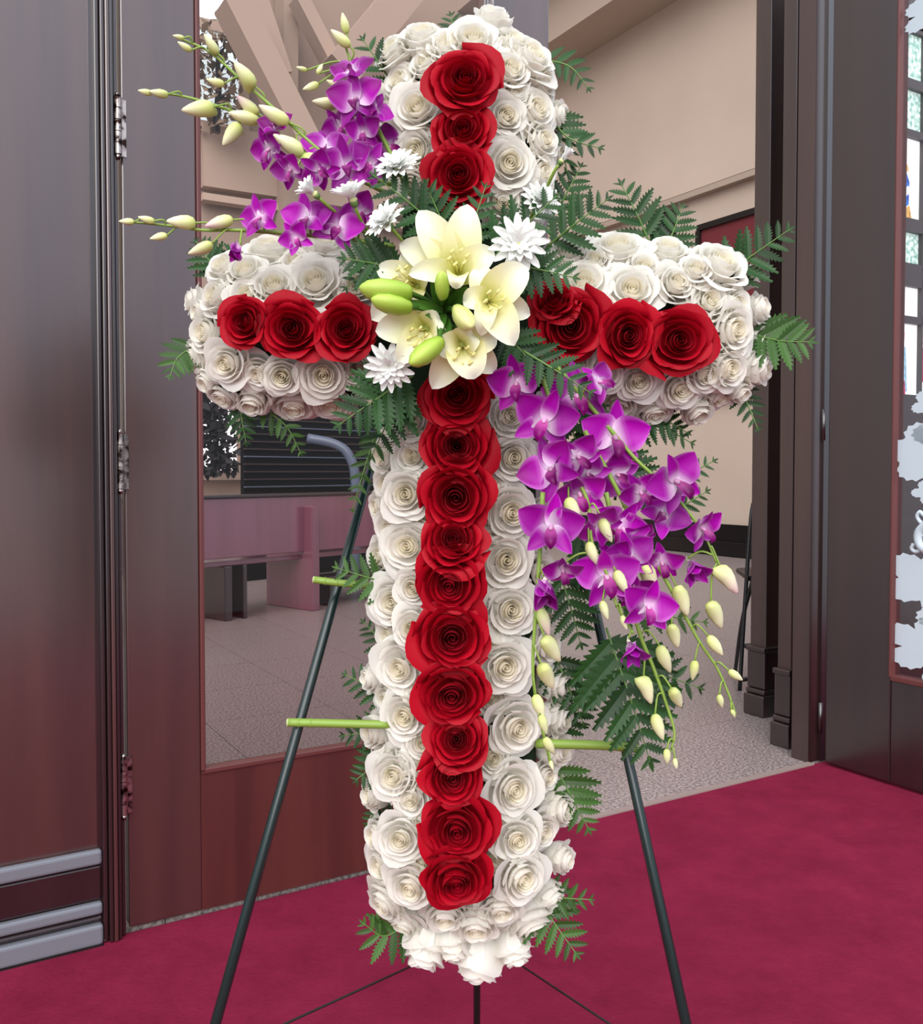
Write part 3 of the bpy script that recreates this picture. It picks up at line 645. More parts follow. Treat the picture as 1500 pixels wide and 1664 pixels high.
for vi in range(5):
    R = random.Random(50 + vi); deep = (.3, .9, .1, 1.0, .5)[vi]
    def bm(L, Wd, k, z1, cup, dp): mb = MB(); v, f, c = blade(L, Wd, pp(k), lambda t: .05 + z1 * t * t, cup, orch(dp), wav=.15); mb.add(v, f, c); return mb.mesh('petal', M['orchid'], True)
    sep = bm(1.0, .24, .85, R.uniform(-.1, .2), .3, deep * .4); pet = bm(1.0, .50, .80, R.uniform(-.05, .25), .22, deep); lat = bm(.95, .27, .8, R.uniform(-.2, .2), .3, deep * .5)
    lip = MB(); v, f, c = blade(.55, .17, pp(.7), lambda t: .12 + .55 * sin(t * 2.2) * .7, .9, lambda t, u: lerp((.55, .10, .38), DEEP, t * 2.2)); lip.add([(b * .0 + y, -x, z) for x, y, z in v for b in (0,)], f, c)
    lip.tube([(0, 0, 0), (0, .02, .16), (0, -.04, .26)], [.09, .08, .045], 8, True, (.72, .38, .60))
    lip.tube([(0, -.05, .0), (0, -.12, -.25), (0, -.02, -.38)], [.09, .06, .02], 6, True, (.82, .78, .62))
    lipm = lip.mesh('lip', M['orchid'], True)
    ORCH.append((lipm, [(sep, 90), (pet, 22), (pet, 158), (lat, -48), (lat, -132)]))
def lathe_mesh(name, prof, m_, n=10, bend=0.0, cf=None, squash=1.0):
    vs = []; fs = []; cs = []
    for j, (z, r) in enumerate(prof):
        for k in range(n):
            a = 2 * pi * k / n; rr = r * (1 + .07 * cos(3 * a)); vs.append((rr * cos(a) + bend * z * z, rr * sin(a) * squash, z)); cs.append(cf(z, a) if cf else (.5, .5, .5))
    for j in range(len(prof) - 1):
        for k in range(n): fs.append((j * n + k, j * n + (k + 1) % n, (j + 1) * n + (k + 1) % n, (j + 1) * n + k))
    fs.append(tuple(range(n - 1, -1, -1))); fs.append(tuple((len(prof) - 1) * n + k for k in range(n)))
    mb = MB(); mb.add(vs, fs, cs); return mb.mesh(name, m_, True)
BP = [(0, .08), (.08, .17), (.25, .23), (.5, .225), (.75, .15), (.92, .07), (1, .02)]
def budcol(purple): return lambda z, a: lerp(lerp((.60, .66, .20), (.80, .80, .50), z * 1.3 + .2 * sin(a)), (.62, .25, .50), purple * (z - .3) * 1.4)
BUD = []
for pur in (0, .15, .7):
    m_ = lathe_mesh('bud', BP, M['bud'], 10, .12, budcol(pur)); BUD.append(m_)
# chin spur makes the larger buds look beaked
def spur_bud(pur):
    mb = MB(); n = 10; pr = [(-.02, .07), (.06, .2), (.25, .27), (.5, .25), (.75, .17), (.93, .08), (1, .02)]; vs = []; cs = []
    for z, r in pr:
        for k in range(n):
            a = 2 * pi * k / n; x = r * cos(a); 
            if x < 0 and z < .4: x *= 1.0 + 1.5 * (1 - z / .4) * abs(cos(a))
            vs.append((x + .12 * z * z, r * sin(a), z - (.06 if x < -.2 else 0))); cs.append(budcol(pur)(z, a))
    fs = [(j * n + k, j * n + (k + 1) % n, (j + 1) * n + (k + 1) % n, (j + 1) * n + k) for j in range(len(pr) - 1) for k in range(n)]
    fs += [tuple(range(n - 1, -1, -1)), tuple((len(pr) - 1) * n + k for k in range(n))]
    mb.add(vs, fs, cs); return mb.mesh('bud', M['bud'], True)
SPUR = [spur_bud(.1), spur_bud(.6)]

def nearest(path, p): return min(path, key=lambda q: (q - p).length)
def orchid_spray(label, path, blossoms, buds, Y0, Y1, group):
    n = len(path); pts = [at(u, v, Y0 + (Y1 - Y0) * i / (n - 1)) for i, (u, v) in enumerate(path)]
    cur = spline(pts, 8); base = cur[0]
    t = thing('orchid_spray', label, 'orchid', Matrix.Translation(base), group)
    st = MB(); m_ = len(cur); st.tube([p - base for p in cur], [.0030 - .0019 * i / m_ for i in range(m_)], 6)
    Rr = random.Random(n * 31 + len(buds))
    for bi, b in enumerate(blossoms):
        u, v, rp = b[:3]; f = b[3] if len(b) > 3 else (Rr.gauss(0, .3), Rr.gauss(.1, .3)); roll = b[4] if len(b) > 4 else Rr.gauss(0, .5); vi = b[5] if len(b) > 5 else Rr.randrange(5)
        # take the depth of the stem nearest in the picture
        uv = [(abs(u - a) + abs(v - c), i) for i, (a, c) in enumerate(path)]; i = min(uv)[1]; Y = Y0 + (Y1 - Y0) * i / (n - 1) + Rr.uniform(-.022, .012)
        d = Vector((f[0], -1, -f[1])); R = rp * (1.06 if u > 750 else .9) * Y / F; P = at(u, v, Y)
        lipm, pet = ORCH[vi]
        o = link('blossom', lipm, t, Matrix.Translation(-base) @ frame(P, d, roll, R))
        tw = .35 * Rr.random(); fold = -.9 if (len(b) > 6 and b[6]) else 0.0
        for pm, ang in pet:
            link('petal', pm, o, Matrix.Rotation(radians(ang + Rr.uniform(-9, 9)), 4, 'Z') @ Matrix.Rotation(-.10 + fold + Rr.uniform(-.3, .2), 4, 'Y') @ Matrix.Rotation(Rr.uniform(-tw, tw), 4, 'X'))
        q = nearest(cur, P); back = P - d.normalized() * R * .25
        st.tube([p - base for p in spline([q, (q + back) / 2 + Vector((0, .0, .006)), back], 4)], .0013, 5)
    for u, v, ln, ang, kind in buds:
        uv = [(abs(u - a) + abs(v - c), i) for i, (a, c) in enumerate(path)]; i = min(uv)[1]; Y = Y0 + (Y1 - Y0) * i / (n - 1) - .006
        a = radians(ang); dr = Vector((cos(a), Rr.uniform(-.3, .1), -sin(a))).normalized(); L = ln * Y / F
        P = at(u, v, Y) - dr * L / 2
        mesh = (BUD[0], BUD[1], BUD[2], SPUR[0], SPUR[1])[kind]
        link('bud', mesh, t, Matrix.Translation(-base) @ frame(P, dr, Rr.uniform(-.6, .6), L))
        q = nearest(cur, P - dr * L * .6); mid = (q + P) / 2 + Vector((0, -.002, .004)) - dr * L * .2
        st.tube([p - base for p in spline([q, mid, P + dr * L * .04], 4)], [.0011] * 9, 5)
    st.obj('stalk', M['stem'], t, True)
    return t
GR, GL = 'purple orchid sprays hanging on the right', 'purple orchid sprays on the upper left'
dn = (.1, .9)
orchid_spray('purple orchid spray with many open blossoms, innermost beside the right arm roses', [(872, 585), (900, 670), (925, 752), (955, 815), (962, 880), (985, 930), (1003, 985), (1030, 1030)],
    [(840, 624, 50, (-.2, .1), .1, 3), (886, 682, 56, (-.25, .2), -.3, 0), (897, 764, 54, (-.35, -.1), .5, 3), (938, 742, 42, (.2, .2), .8, 1), (895, 856, 56, (-.1, .1), .0, 0), (942, 800, 46, (0, .5), .4, 1), (914, 924, 36, (.1, .7), .3, 1), (985, 936, 56, (0, .1), .2, 2), (1052, 985, 48, (.1, .1), -.2, 0), (1024, 1046, 42, dn, 0, 2, 1), (975, 850, 40, (.3, .4), 1, 1)],
    [(932, 832, 50, 70, 2), (985, 862, 42, 72, 1), (962, 900, 40, 75, 0), (1009, 947, 42, 70, 0), (982, 992, 32, 80, 0), (1014, 1012, 24, 80, 0)], 1.04, 1.00, GR)
orchid_spray('purple orchid spray reaching farthest right under the right arm', [(900, 590), (985, 690), (1035, 748), (1092, 800), (1140, 862), (1165, 915)],
    [(936, 645, 56, (.1, .0), .2, 0), (972, 622, 36, (.5, -.2), .9, 1), (997, 711, 58, (.15, .1), -.1, 2), (1095, 782, 54, (.4, .1), .5, 0), (1076, 838, 46, (.1, -.3), -.9, 2), (1138, 858, 40, (.75, .3), .4, 2), (1122, 915, 42, (.3, .85), .4, 2, 1), (1004, 770, 42, (0, .3), 1.4, 1), (1040, 800, 38, (.2, .2), .6, 1)],
    [(1182, 943, 52, 65, 4), (1163, 1000, 48, 70, 3)], 1.07, 1.05, GR)
orchid_spray('purple orchid spray ending in green buds at the far lower right', [(950, 700), (1000, 790), (1040, 870), (1078, 935), (1105, 985), (1135, 1040), (1165, 1085), (1185, 1130), (1196, 1162)],
    [(1004, 856, 50, (.1, .1), -.4, 0), (1022, 905, 46, (0, -.1), .3, 0), (1074, 912, 38, (.2, .6), .2, 1), (955, 770, 40, (-.1, .2), .9, 1), (1035, 870, 34, (.3, .5), .9, 3)],
    [(1056, 942, 50, 75, 4), (1109, 977, 50, 72, 3), (1096, 1034, 40, 75, 3), (1163, 1050, 40, 55, 0), (1129, 1090, 34, 88, 0), (1196, 1098, 28, 35, 0), (1171, 1140, 24, 78, 0), (1192, 1160, 16, 60, 0)], 1.06, 1.04, GR)
orchid_spray('green budded orchid tail hanging lowest before the right easel leg', [(985, 800), (1015, 940), (1040, 1030), (1062, 1085), (1085, 1150), (1096, 1192), (1088, 1225)],
    [(1030, 960, 34, (.2, .5), .2, 1), (1000, 905, 36, (-.2, .4), .7, 3)],
    [(1080, 1072, 48, 72, 1), (1050, 1122, 46, 80, 3), (1100, 1135, 38, 62, 3), (1070, 1182, 44, 76, 0), (1084, 1230, 26, 85, 0), (1097, 1241, 18, 88, 0)], 1.05, 1.03, GR)
orchid_spray('slim orchid tail with green buds hanging over the white roses of the stem', [(882, 800), (877, 900), (872, 980), (866, 1070), (870, 1130), (882, 1190), (896, 1248)],
    [(884, 945, 52, (-.15, .9), .2, 3, 1)],
    [(884, 1012, 46, 78, 2), (897, 1056, 50, 60, 3), (890, 1100, 48, 62, 3), (876, 1150, 44, 76, 0), (884, 1178, 34, 70, 0), (893, 1213, 34, 62, 0), (896, 1244, 16, 80, 0)], 1.02, 1.00, GR)
orchid_spray('orchid spray with a long bare budded tip reaching highest at the left', [(640, 300), (580, 285), (520, 245), (455, 185), (390, 128), (340, 84), (286, 60)],
    [(530, 245, 48, (-.2, -.4), .3, 0), (565, 272, 56, (.0, -.1), .2, 3), (600, 268, 44, (.3, .1), -.6, 0), (475, 276, 40, (-.5, .5), .3, 1), (520, 275, 40, (0, .4), 1, 1)],
    [(290, 60, 18, 190, 0), (300, 76, 24, 205, 0), (343, 72, 34, 235, 0), (396, 122, 46, 225, 3), (350, 134, 28, 188, 0), (445, 187, 52, 205, 1), (470, 235, 56, 210, 1), (515, 265, 50, 30, 2)], 1.08, 1.06, GL)
orchid_spray('orchid spray with pale buds pointing left beside the upper door hinge', [(630, 315), (540, 268), (470, 228), (400, 190), (340, 168), (290, 155), (240, 150)],
    [(440, 243, 42, (-.6, .5), .2, 1), (450, 208, 36, (-.3, -.5), .2, 3)],
    [(236, 150, 22, 185, 0), (258, 152, 30, 183, 0), (322, 178, 50, 172, 3), (396, 190, 48, 190, 1), (376, 220, 44, 125, 3), (402, 172, 42, 215, 2)], 1.09, 1.08, GL)
orchid_spray('lowest orchid spray on the left, lying along the left arm top', [(640, 400), (560, 388), (450, 378), (380, 374), (330, 374), (270, 366), (202, 360)],
    [(425, 355, 44, (-.4, .1), .2, 0), (500, 358, 50, (-.1, -.1), .1, 2), (550, 372, 52, (.1, .0), -.4, 0), (482, 388, 34, (0, .2), .6, 2), (388, 402, 34, (-.1, .9), 0, 3, 1), (585, 345, 42, (0, .3), .6, 1)],
    [(206, 360, 24, 185, 0), (238, 357, 26, 190, 0), (294, 361, 44, 180, 3), (258, 385, 28, 172, 0), (356, 362, 46, 165, 2), (326, 405, 42, 155, 1)], 1.06, 1.05, GL)
orchid_spray('short orchid spray standing upright against the left of the cross top', [(640, 260), (610, 200), (588, 150), (570, 100), (556, 60)],
    [(580, 165, 56, (-.2, -.1), .2, 1), (572, 120, 46, (-.3, -.7), .0, 3), (605, 183, 40, (.3, -.3), -.4, 2), (556, 205, 38, (-.3, .5), .5, 1), (632, 240, 42, (.2, .2), 1.2, 1), (590, 215, 38, (0, .4), .1, 3)],
    [(559, 38, 30, 250, 0), (553, 63, 38, 215, 1), (490, 112, 18, 190, 0), (505, 142, 28, 150, 0), (528, 168, 42, 178, 1), (545, 138, 30, 200, 0), (520, 112, 18, 300, 0)], 1.11, 1.10, GL)

# ---- lily stem at the crossing
def lily_col(t, u): return lerp(lerp((.60, .60, .10), (.86, .82, .42), t * 2.6), (.90, .90, .76), (t - .35) * 1.7)
def tepal(T, tip, wpx, fwd, Y):
    mid = (T + tip) / 2 + Vector((0, -fwd, 0)); w = wpx * Y / F / 2
    vs = []; cs = []; nu, nv = 6, 10; back = Vector((0, 1, 0))
    for j in range(nv + 1):
        t = j / nv; p = T * (1 - t) ** 2 + mid * 2 * t * (1 - t) + tip * t * t; tg = ((mid - T) * 2 * (1 - t) + (tip - mid) * 2 * t).normalized()
        sd = tg.cross(Vector((0, -1, 0)))
        sd = sd.normalized() if sd.length > .1 else Vector((1, 0, 0)); nm = sd.cross(tg)
        if nm.y > 0: nm = -nm
        ww = w * max(.03, sin(pi * min(1, .10 + .90 * t) ** .90)) ** .74 * (1 if t < .999 else .12)
        for i in range(nu + 1):
            u = -1 + 2 * i / nu; vs.append(p + sd * u * ww + nm * (.45 * u * u - .05 * (abs(u) < .2) + .05 * sin(9 * t) * abs(u)) * ww); cs.append(lily_col(t, u))
    k = nu + 1; return vs, [(j * k + i, j * k + i + 1, (j + 1) * k + i + 1, (j + 1) * k + i) for j in range(nv) for i in range(nu)], cs
lc = at(718, 505, 1.075)
lily = thing('lily_stem', 'cream white lilies with green buds at the centre of the cross', 'lily', Matrix.Translation(lc))
stk = MB()
LIL = [((745, 450), 1.035, [((680, 342), 60, .03, 0), ((760, 332), 62, .03, -.01), ((649, 396), 58, .03, .01), ((803, 408), 52, .03, -.02), ((664, 446), 40, .045, -.03), ((741, 470), 34, .06, -.05)], (0, -.5)),
       ((792, 492), 1.005, [((856, 434), 62, .03, -.01), ((776, 436), 46, .03, .01), ((752, 490), 40, .04, -.01), ((836, 562), 58, .03, -.02), ((782, 546), 36, .04, -.02), ((862, 512), 46, .02, .02)], (.2, .1)),
       ((678, 466), 1.045, [((612, 434), 46, .02, 0), ((656, 410), 36, .02, 0), ((604, 520), 60, .02, .01), ((690, 440), 34, .03, -.02), ((640, 470), 40, .02, 0), ((665, 500), 36, .03, 0)], (-.5, -.2)),
       ((694, 536), 1.03, [((610, 538), 56, .03, -.01), ((647, 592), 48, .03, -.02), ((716, 520), 46, .03, -.02), ((650, 508), 50, .02, .01), ((690, 568), 40, .03, 0), ((724, 556), 36, .03, -.01)], (-.3, .4)),
       ((752, 562), 1.01, [((771, 616), 64, .03, -.02), ((702, 632), 52, .02, .01), ((808, 552), 50, .03, -.01), ((806, 604), 48, .02, .01), ((712, 570), 46, .03, -.01), ((770, 545), 50, .03, -.02)], (.05, .5))]
for (tu, tv), TY, tips, fc in LIL:
    T = at(tu, tv, TY); mb = MB()
    d = Vector((fc[0], -1, -fc[1])).normalized()
    mb.tube([Vector((0, 0, 0)) - d * .012, d * .006], [.004, .007], 8, True, (.45, .52, .12))
    o = mb.obj('blossom', M['lily'], lily, True); o.matrix_local = Matrix.Translation(T - lc)
    for (u, v), wp, fwd, dY in tips:
        vs, fs, cs = tepal(Vector((0, 0, 0)), at(u, v, TY + dY) - T, wp, fwd, TY); q = MB(); q.add(vs, fs, cs); q.obj('tepal', M['lily'], o, True)
    for k in range(6):
        a = k * pi / 3 + .4; e = d.orthogonal().normalized(); g = d.cross(e); tip = d * .034 + (e * cos(a) + g * sin(a)) * .010
        q = MB(); q.tube([Vector((0, 0, 0)), tip * .6 + d * .004, tip], [.0009, .0008, .0006], 5); q.tube([tip - e * .003, tip + e * .003], [.0014, .0014], 5); q.obj('stamen', M['stamen'], o, True)
    stk.tube([p for p in spline([Vector((0, .02, 0)), (T - lc) * .5 + Vector((0, .008, 0)), T - lc - d * .01], 5)], .0035, 7)
LBP = [(0, .10), (.06, .16), (.3, .23), (.6, .24), (.85, .17), (.96, .08), (1, .02)]
lbm = lathe_mesh('bud', LBP, M['lily_bud'], 12, .06, lambda z, a: lerp((.30, .48, .04), (.52, .68, .12), z + .3 * cos(3 * a)))
lbm2 = lathe_mesh('bud', LBP, M['lily_bud'], 12, .06, lambda z, a: lerp((.50, .58, .12), (.78, .78, .34), z + .3 * cos(3 * a)))
for u, v, L, ang, yy, Y, me in ((627, 473, 78, 183, -.1, .99, lbm), (636, 494, 62, 188, -.25, .985, lbm), (717, 464, 46, 262, -.9, .98, lbm), (752, 517, 62, 65, -1.2, .965, lbm2), (692, 573, 66, 140, -.35, .97, lbm)):
    a = radians(ang); d = Vector((cos(a), yy, -sin(a))).normalized(); l = L * Y / F * 1.1; P = at(u, v, Y) - d * l / 2
    link('bud', me, lily, Matrix.Translation(-lc) @ frame(P, d, .3, l))
    stk.tube([p for p in spline([Vector((0, .0, 0)), (P - lc) * .55 + Vector((0, -.006, 0)), P - lc + d * .004], 5)], .0032, 7)
stk.obj('stalk', M['lily_leaf'], lily, True)
for (a0, b0), (a1, b1), wd in (((720, 505), (655, 490), 16), ((716, 500), (700, 455), 16), ((735, 500), (760, 465), 22), ((725, 495), (735, 480), 14), ((715, 520), (690, 512), 12), ((735, 540), (760, 530), 16), ((722, 510), (712, 548), 14), ((724, 515), (732, 560), 14)):
    p0, p1 = at(a0, b0, 1.03), at(a1, b1, .995); vs, fs, cs = tepal(p0 - lc, p1 - lc, wd, .01, 1.0); q = MB(); q.add(vs, fs); q.obj('leaf', M['lily_leaf'], lily, True)

# ---- chrysanthemums
mp = MB(); v_, f_, c_ = blade(1.0, .15, lambda t: max(.1, sin(pi * (t * .8 + .12)) ** .6) if t < .99 else .25, lambda t: .10 * t - .18 * t * t, .5, lambda t, u: (1, 1, 1), 4, 6); mp.add(v_, f_)
mpm = mp.mesh('petal', M['mum'], True)
disc = lathe_mesh('disc', [(-.1, .10), (0, .2), (.10, .18), (.16, .08), (.17, .01)], M['mum_disc'], 10)
caly = lathe_mesh('calyx', [(-.32, .04), (-.24, .16), (-.1, .2), (0, .14)], M['stem_dark'], 10)
def mum(label, u, v, rp, f, Y, openf, rows_, root):
    d = Vector((f[0], -sqrt(max(.02, 1 - f[0] ** 2 - f[1] ** 2)), -f[1])).normalized(); R = rp * Y / F; P = at(u, v, Y)
    mt = frame(P, d, rnd.uniform(0, 6), R); t = thing('chrysanthemum', label, 'chrysanthemum', mt, 'white chrysanthemums around the lilies')
    link('disc', disc, t); link('calyx', caly, t)
    for ri in range(rows_):
        n = 15 - ri * 3; el = openf + ri * .34
        for k in range(n):
            L = (1 - .18 * ri) * rnd.uniform(.88, 1.05)
            link('petal', mpm, t, Matrix.Rotation(2 * pi * k / n + ri * .2 + rnd.uniform(-.08, .08), 4, 'Z') @ Matrix.Rotation(-el + rnd.uniform(-.1, .1), 4, 'Y') @ Matrix.Translation((.08, 0, .03 * ri)) @ Matrix.Diagonal((L, 1.05, 1, 1)))
    r_ = at(*root); inv = mt.inverted(); a = inv @ r_
    st = MB(); c0, c1 = Vector((0, 0, -.2)), Vector((0, 0, -1.3)); st.tube([c0 * (1 - k / 8) ** 2 + c1 * 2 * (k / 8) * (1 - k / 8) + a * (k / 8) ** 2 for k in range(9)], .0020 / R, 6); st.obj('stalk', M['stem'], t, True)
mum('white chrysanthemum half open in side view, leftmost beside the purple orchids', 512, 316, 30, (-.65, -.55), 1.03, 1.0, 2, (610, 390, 1.10))
mum('white chrysanthemum in side view standing between orchids, second from the left', 574, 326, 36, (-.25, -.85), 1.03, .75, 2, (620, 400, 1.10))
mum('white chrysanthemum spread left of the largest lily', 630, 364, 38, (-.55, -.5), 1.02, .35, 3, (680, 420, 1.09))
mum('white chrysanthemum above the fern left of the lowest upper red rose', 648, 276, 38, (-.2, -.6), 1.05, .4, 3, (690, 340, 1.11))
mum('white chrysanthemum below left of the lilies, beside the top of the red line', 634, 594, 40, (-.1, .25), 1.02, .25, 3, (670, 560, 1.10))
mum('white chrysanthemum right of the largest lily, facing the viewer', 842, 398, 46, (.05, -.05), 1.015, .2, 3, (820, 440, 1.10))
mum('white chrysanthemum tucked under the right side of the cross top', 876, 330, 34, (.3, -.3), 1.05, .4, 3, (850, 390, 1.10))
mum('small closed white chrysanthemum bud on a bare green stalk, right of the cross top', 912, 262, 24, (.6, -.75), 1.06, 1.25, 2, (878, 336, 1.10))

# ---- fern fronds
def leaflet_mesh(m_, serr=8):
    vs = []; fs = []; n = serr * 2
    for j in range(n + 1):
        t = j / n; w = .20 * (sin(pi * min(1, t * .80 + .20)) ** .8) * (1.0 if j % 2 else .50) + (.0 if t < .99 else .0)
        if j == n: w = .004
        x = t; sh = .07 if j % 2 else 0
        z = -.10 * t * t
        vs += [(x + sh * .0, 0, z + .0), (x + sh, w, z + .025 * w / .1), (x + sh, -w, z + .025 * w / .1)]
    for j in range(n):
        a, b = j * 3, (j + 1) * 3
        fs += [(a, b, b + 1, a + 1), (a, a + 2, b + 2, b)]
    mb = MB(); mb.add(vs, fs); return mb.mesh('leaflet', m_, False)
LF = [leaflet_mesh(M['fern']), leaflet_mesh(M['fern_light'])]
def fern(label, base, tip, wpx, Y0, Y1, light=0, n=9, bow=0.0, tilt=0.0):
    p0 = at(*base, Y0); p1 = at(*tip, Y1); ax = p1 - p0; L = ax.length
    side = ax.cross(Vector((0, -1, 0))).normalized()
    mid = (p0 + p1) / 2 + side * bow * L + Vector((0, -.06 * L, 0))
    cur = spline([p0, mid, p1], 8)
    t = thing('fern_frond', label, 'fern', Matrix.Translation(p0), 'dark green fern fronds in the cross')
    mb = MB(); mb.tube([p - p0 for p in cur], [.0016 - .0011 * i / len(cur) for i in range(len(cur))], 5); mb.obj('midrib', M['stem_dark'], t, True)
    w = wpx * (Y0 + Y1) / 2 / F / 2
    def put(p, d, nrm, l):
        d = d.normalized(); y = nrm.cross(d).normalized(); z = d.cross(y)
        m3 = Matrix((d, y, z)).transposed().to_4x4()
        link('leaflet', LF[light], t, Matrix.Translation(p - p0) @ m3 @ Matrix.Diagonal((l, l, l, 1)))
    n = max(6, int(n * .78))
    nrm0 = Vector((tilt, -1, .25)).normalized()
    for k in range(n):
        f = .10 + .86 * k / (n - 1); x = f * (len(cur) - 1); i = min(int(x), len(cur) - 2); p = cur[i].lerp(cur[i + 1], x - i); tg = (cur[i + 1] - cur[i]).normalized()
        l = w * 1.42 * (1 - f) ** .62 * (.75 + .25 * min(1, f * 5)) + .004
        for sg in (-1, 1):
            s_ = tg.cross(nrm0).normalized() * sg
            put(p, tg * (.55 + .25 * f + rnd.uniform(-.08, .08)) + s_ + Vector((0, rnd.uniform(-.25, .15), 0)), nrm0 + s_ * rnd.uniform(-.3, .3), l * rnd.uniform(.9, 1.08))
    put(cur[-2], (cur[-1] - cur[-3]), nrm0, max(.009, w * .35))
B, Fq = 1.17, 1.03
FERNS = [
 ('small fern tip peeking over the top of the cross', (745, 84), (732, 24), 50, B, B, 0, 7),
 ('fern frond behind the upper left shoulder of the cross', (652, 160), (588, 62), 74, B, B - .02, 0, 8),
 ('fern frond pointing right beside the upper door edge', (878, 96), (958, 146), 56, B, B - .02, 0, 7, -.12),
 ('drooping fern frond at the right of the cross top', (890, 180), (978, 242), 74, B, B - .03, 0, 9, .16),
 ('small fern frond hugging the right side under the drooping one', (905, 200), (925, 300), 46, B, B, 0, 8),
 ('fern frond behind the closed chrysanthemum bud', (905, 345), (945, 268), 64, B, B, 0, 8),
 ('fern frond lying below the lowest upper red rose, at its left', (715, 372), (606, 284), 92, 1.06, 1.04, 0, 10),
 ('fern frond standing between the largest lily and the red rose', (735, 400), (690, 296), 76, 1.07, 1.05, 0, 9),
 ('fern frond right behind the upright lily petal', (752, 420), (790, 300), 70, 1.07, 1.06, 0, 9),
 ('fern frond with upright leaflets above the facing chrysanthemum', (800, 420), (905, 318), 100, 1.06, 1.03, 0, 10),
 ('fern frond crossing over the inner end of the right arm', (830, 430), (936, 452), 84, 1.04, 1.02, 0, 9),
 ('fern frond behind the corner of top and right arm', (890, 400), (990, 322), 92, 1.12, 1.10, 0, 10),
 ('tall fern frond above the right arm, pointing up left', (1062, 410), (1008, 296), 92, B, B, 0, 10),
 ('fern frond above the right arm between the tall one and the red board', (1080, 410), (1110, 335), 70, B, B, 0, 8),
 ('fern frond at the upper right corner of the right arm', (1170, 452), (1284, 372), 92, B, B - .04, 0, 10),
 ('fern frond sticking out right from the end of the right arm', (1212, 540), (1318, 556), 108, B, B - .05, 1, 9, .06),
 ('fern frond hanging from the lower right corner of the right arm', (1196, 620), (1232, 698), 52, B, B - .02, 0, 8),
 ('dark fern frond hanging under the middle of the right arm', (1040, 660), (1120, 705), 60, B, B, 0, 9),
 ('dark fern frond under the right arm closest to the orchids', (1000, 690), (1128, 722), 60, B, B, 0, 9, -.1),
 ('fern tip poking right beyond the upper hanging orchid', (1080, 790), (1162, 748), 40, 1.14, 1.13, 0, 8),
 ('fern tip poking right at mid height of the hanging orchids', (1080, 838), (1150, 798), 44, 1.14, 1.13, 0, 8),
 ('fern frond lying left of the largest lily, beside the left arm', (660, 440), (558, 420), 104, 1.06, 1.03, 0, 10),
 ('fern frond in front of the corner of cross top and left arm', (640, 400), (560, 470), 60, 1.07, 1.05, 0, 8),
 ('fern tip above the outer end of the left arm', (360, 450), (318, 392), 60, B, B, 0, 8),
 ('fern frond behind the orchid tail over the left arm', (400, 420), (330, 440), 60, B, B, 0, 8),
 ('fern frond drooping from the outer end of the left arm', (322, 560), (276, 612), 62, B, B - .03, 1, 8, .12),
 ('fern frond hanging below the left arm', (420, 660), (490, 738), 48, B, B, 1, 9, -.12),
 ('small dark fern hanging under the outer part of the left arm', (390, 655), (400, 720), 44, B, B, 0, 7),
 ('broad fern frond in the lower left corner of the crossing', (672, 610), (548, 692), 112, 1.06, 1.04, 0, 11),
 ('fern frond hanging down left of the top of the red line', (660, 625), (602, 745), 92, 1.07, 1.08, 0, 10),
 ('thin fern tip hanging beside the top of the left easel leg', (612, 700), (572, 832), 40, B, B, 1, 9),
 ('fern frond between lilies and the right arm red roses', (820, 540), (880, 610), 80, 1.04, 1.03, 0, 9),
 ('fern frond lying over the topmost hanging orchid', (850, 570), (962, 640), 76, 1.01, .995, 0, 10),
 ('fern frond along the upper cut stem at the left', (640, 950), (545, 922), 72, 1.15, 1.13, 1, 8),
 ('small fern frond on the left just below the upper cut stem', (640, 1060), (590, 1010), 50, B, B, 0, 7),
 ('fern frond above the lower cut stem at the left', (640, 1130), (560, 1096), 64, B, B, 0, 8),
 ('fern frond at the end of the lower cut stem at the left', (640, 1180), (556, 1196), 62, B, B - .02, 0, 8),
 ('fern frond just below the lower cut stem at the left', (640, 1215), (578, 1268), 70, B, B - .02, 0, 8),
 ('thin fern frond hugging the lower left side of the stem', (630, 1290), (595, 1340), 40, B, B, 0, 7),
 ('fern frond at the lower left foot of the cross', (664, 1500), (590, 1500), 80, B, B - .02, 1, 8, -.25),
 ('fern frond in the shade of the hanging orchids beside the stem', (910, 930), (945, 1050), 90, 1.13, 1.12, 0, 10),
 ('fern frond behind the stem, right of the green budded tail', (900, 1060), (950, 1180), 84, 1.16, 1.15, 0, 10),
 ('large fern frond hanging over the right easel leg', (985, 1020), (1058, 1242), 165, 1.10, 1.08, 0, 12),
 ('fern frond pointing right behind the lowest orchid tail', (990, 1060), (1142, 1120), 84, 1.13, 1.12, 0, 10),
 ('pale fern frond behind the orchid buds at the far right', (1000, 985), (1150, 1012), 60, 1.13, 1.12, 1, 9),
 ('fern frond above the right cut stem', (900, 1190), (968, 1120), 64, B, B, 0, 8),
 ('fern frond right of the stem below the cut stem', (900, 1240), (958, 1350), 90, B, B - .02, 1, 9),
 ('fern frond at the lower right foot of the cross, pointing down', (862, 1440), (938, 1552), 96, B, B - .04, 1, 9),
 ('fern frond at the lower right foot of the cross, pointing right', (862, 1450), (962, 1462), 62, B, B - .03, 1, 8),
 ('dark fern frond behind the topmost hanging orchids', (930, 660), (1010, 750), 90, 1.13, 1.12, 0, 9),
 ('dark fern frond behind the middle of the hanging orchids', (985, 740), (1075, 820), 90, 1.13, 1.12, 0, 9),
 ('dark fern frond behind the lower hanging orchid blossoms', (930, 860), (1030, 970), 110, 1.13, 1.12, 0, 10),
 ('dark fern frond in the corner under the right arm beside the stem', (905, 640), (960, 780), 90, 1.13, 1.12, 0, 9),
]
for f_ in FERNS: fern(*f_)

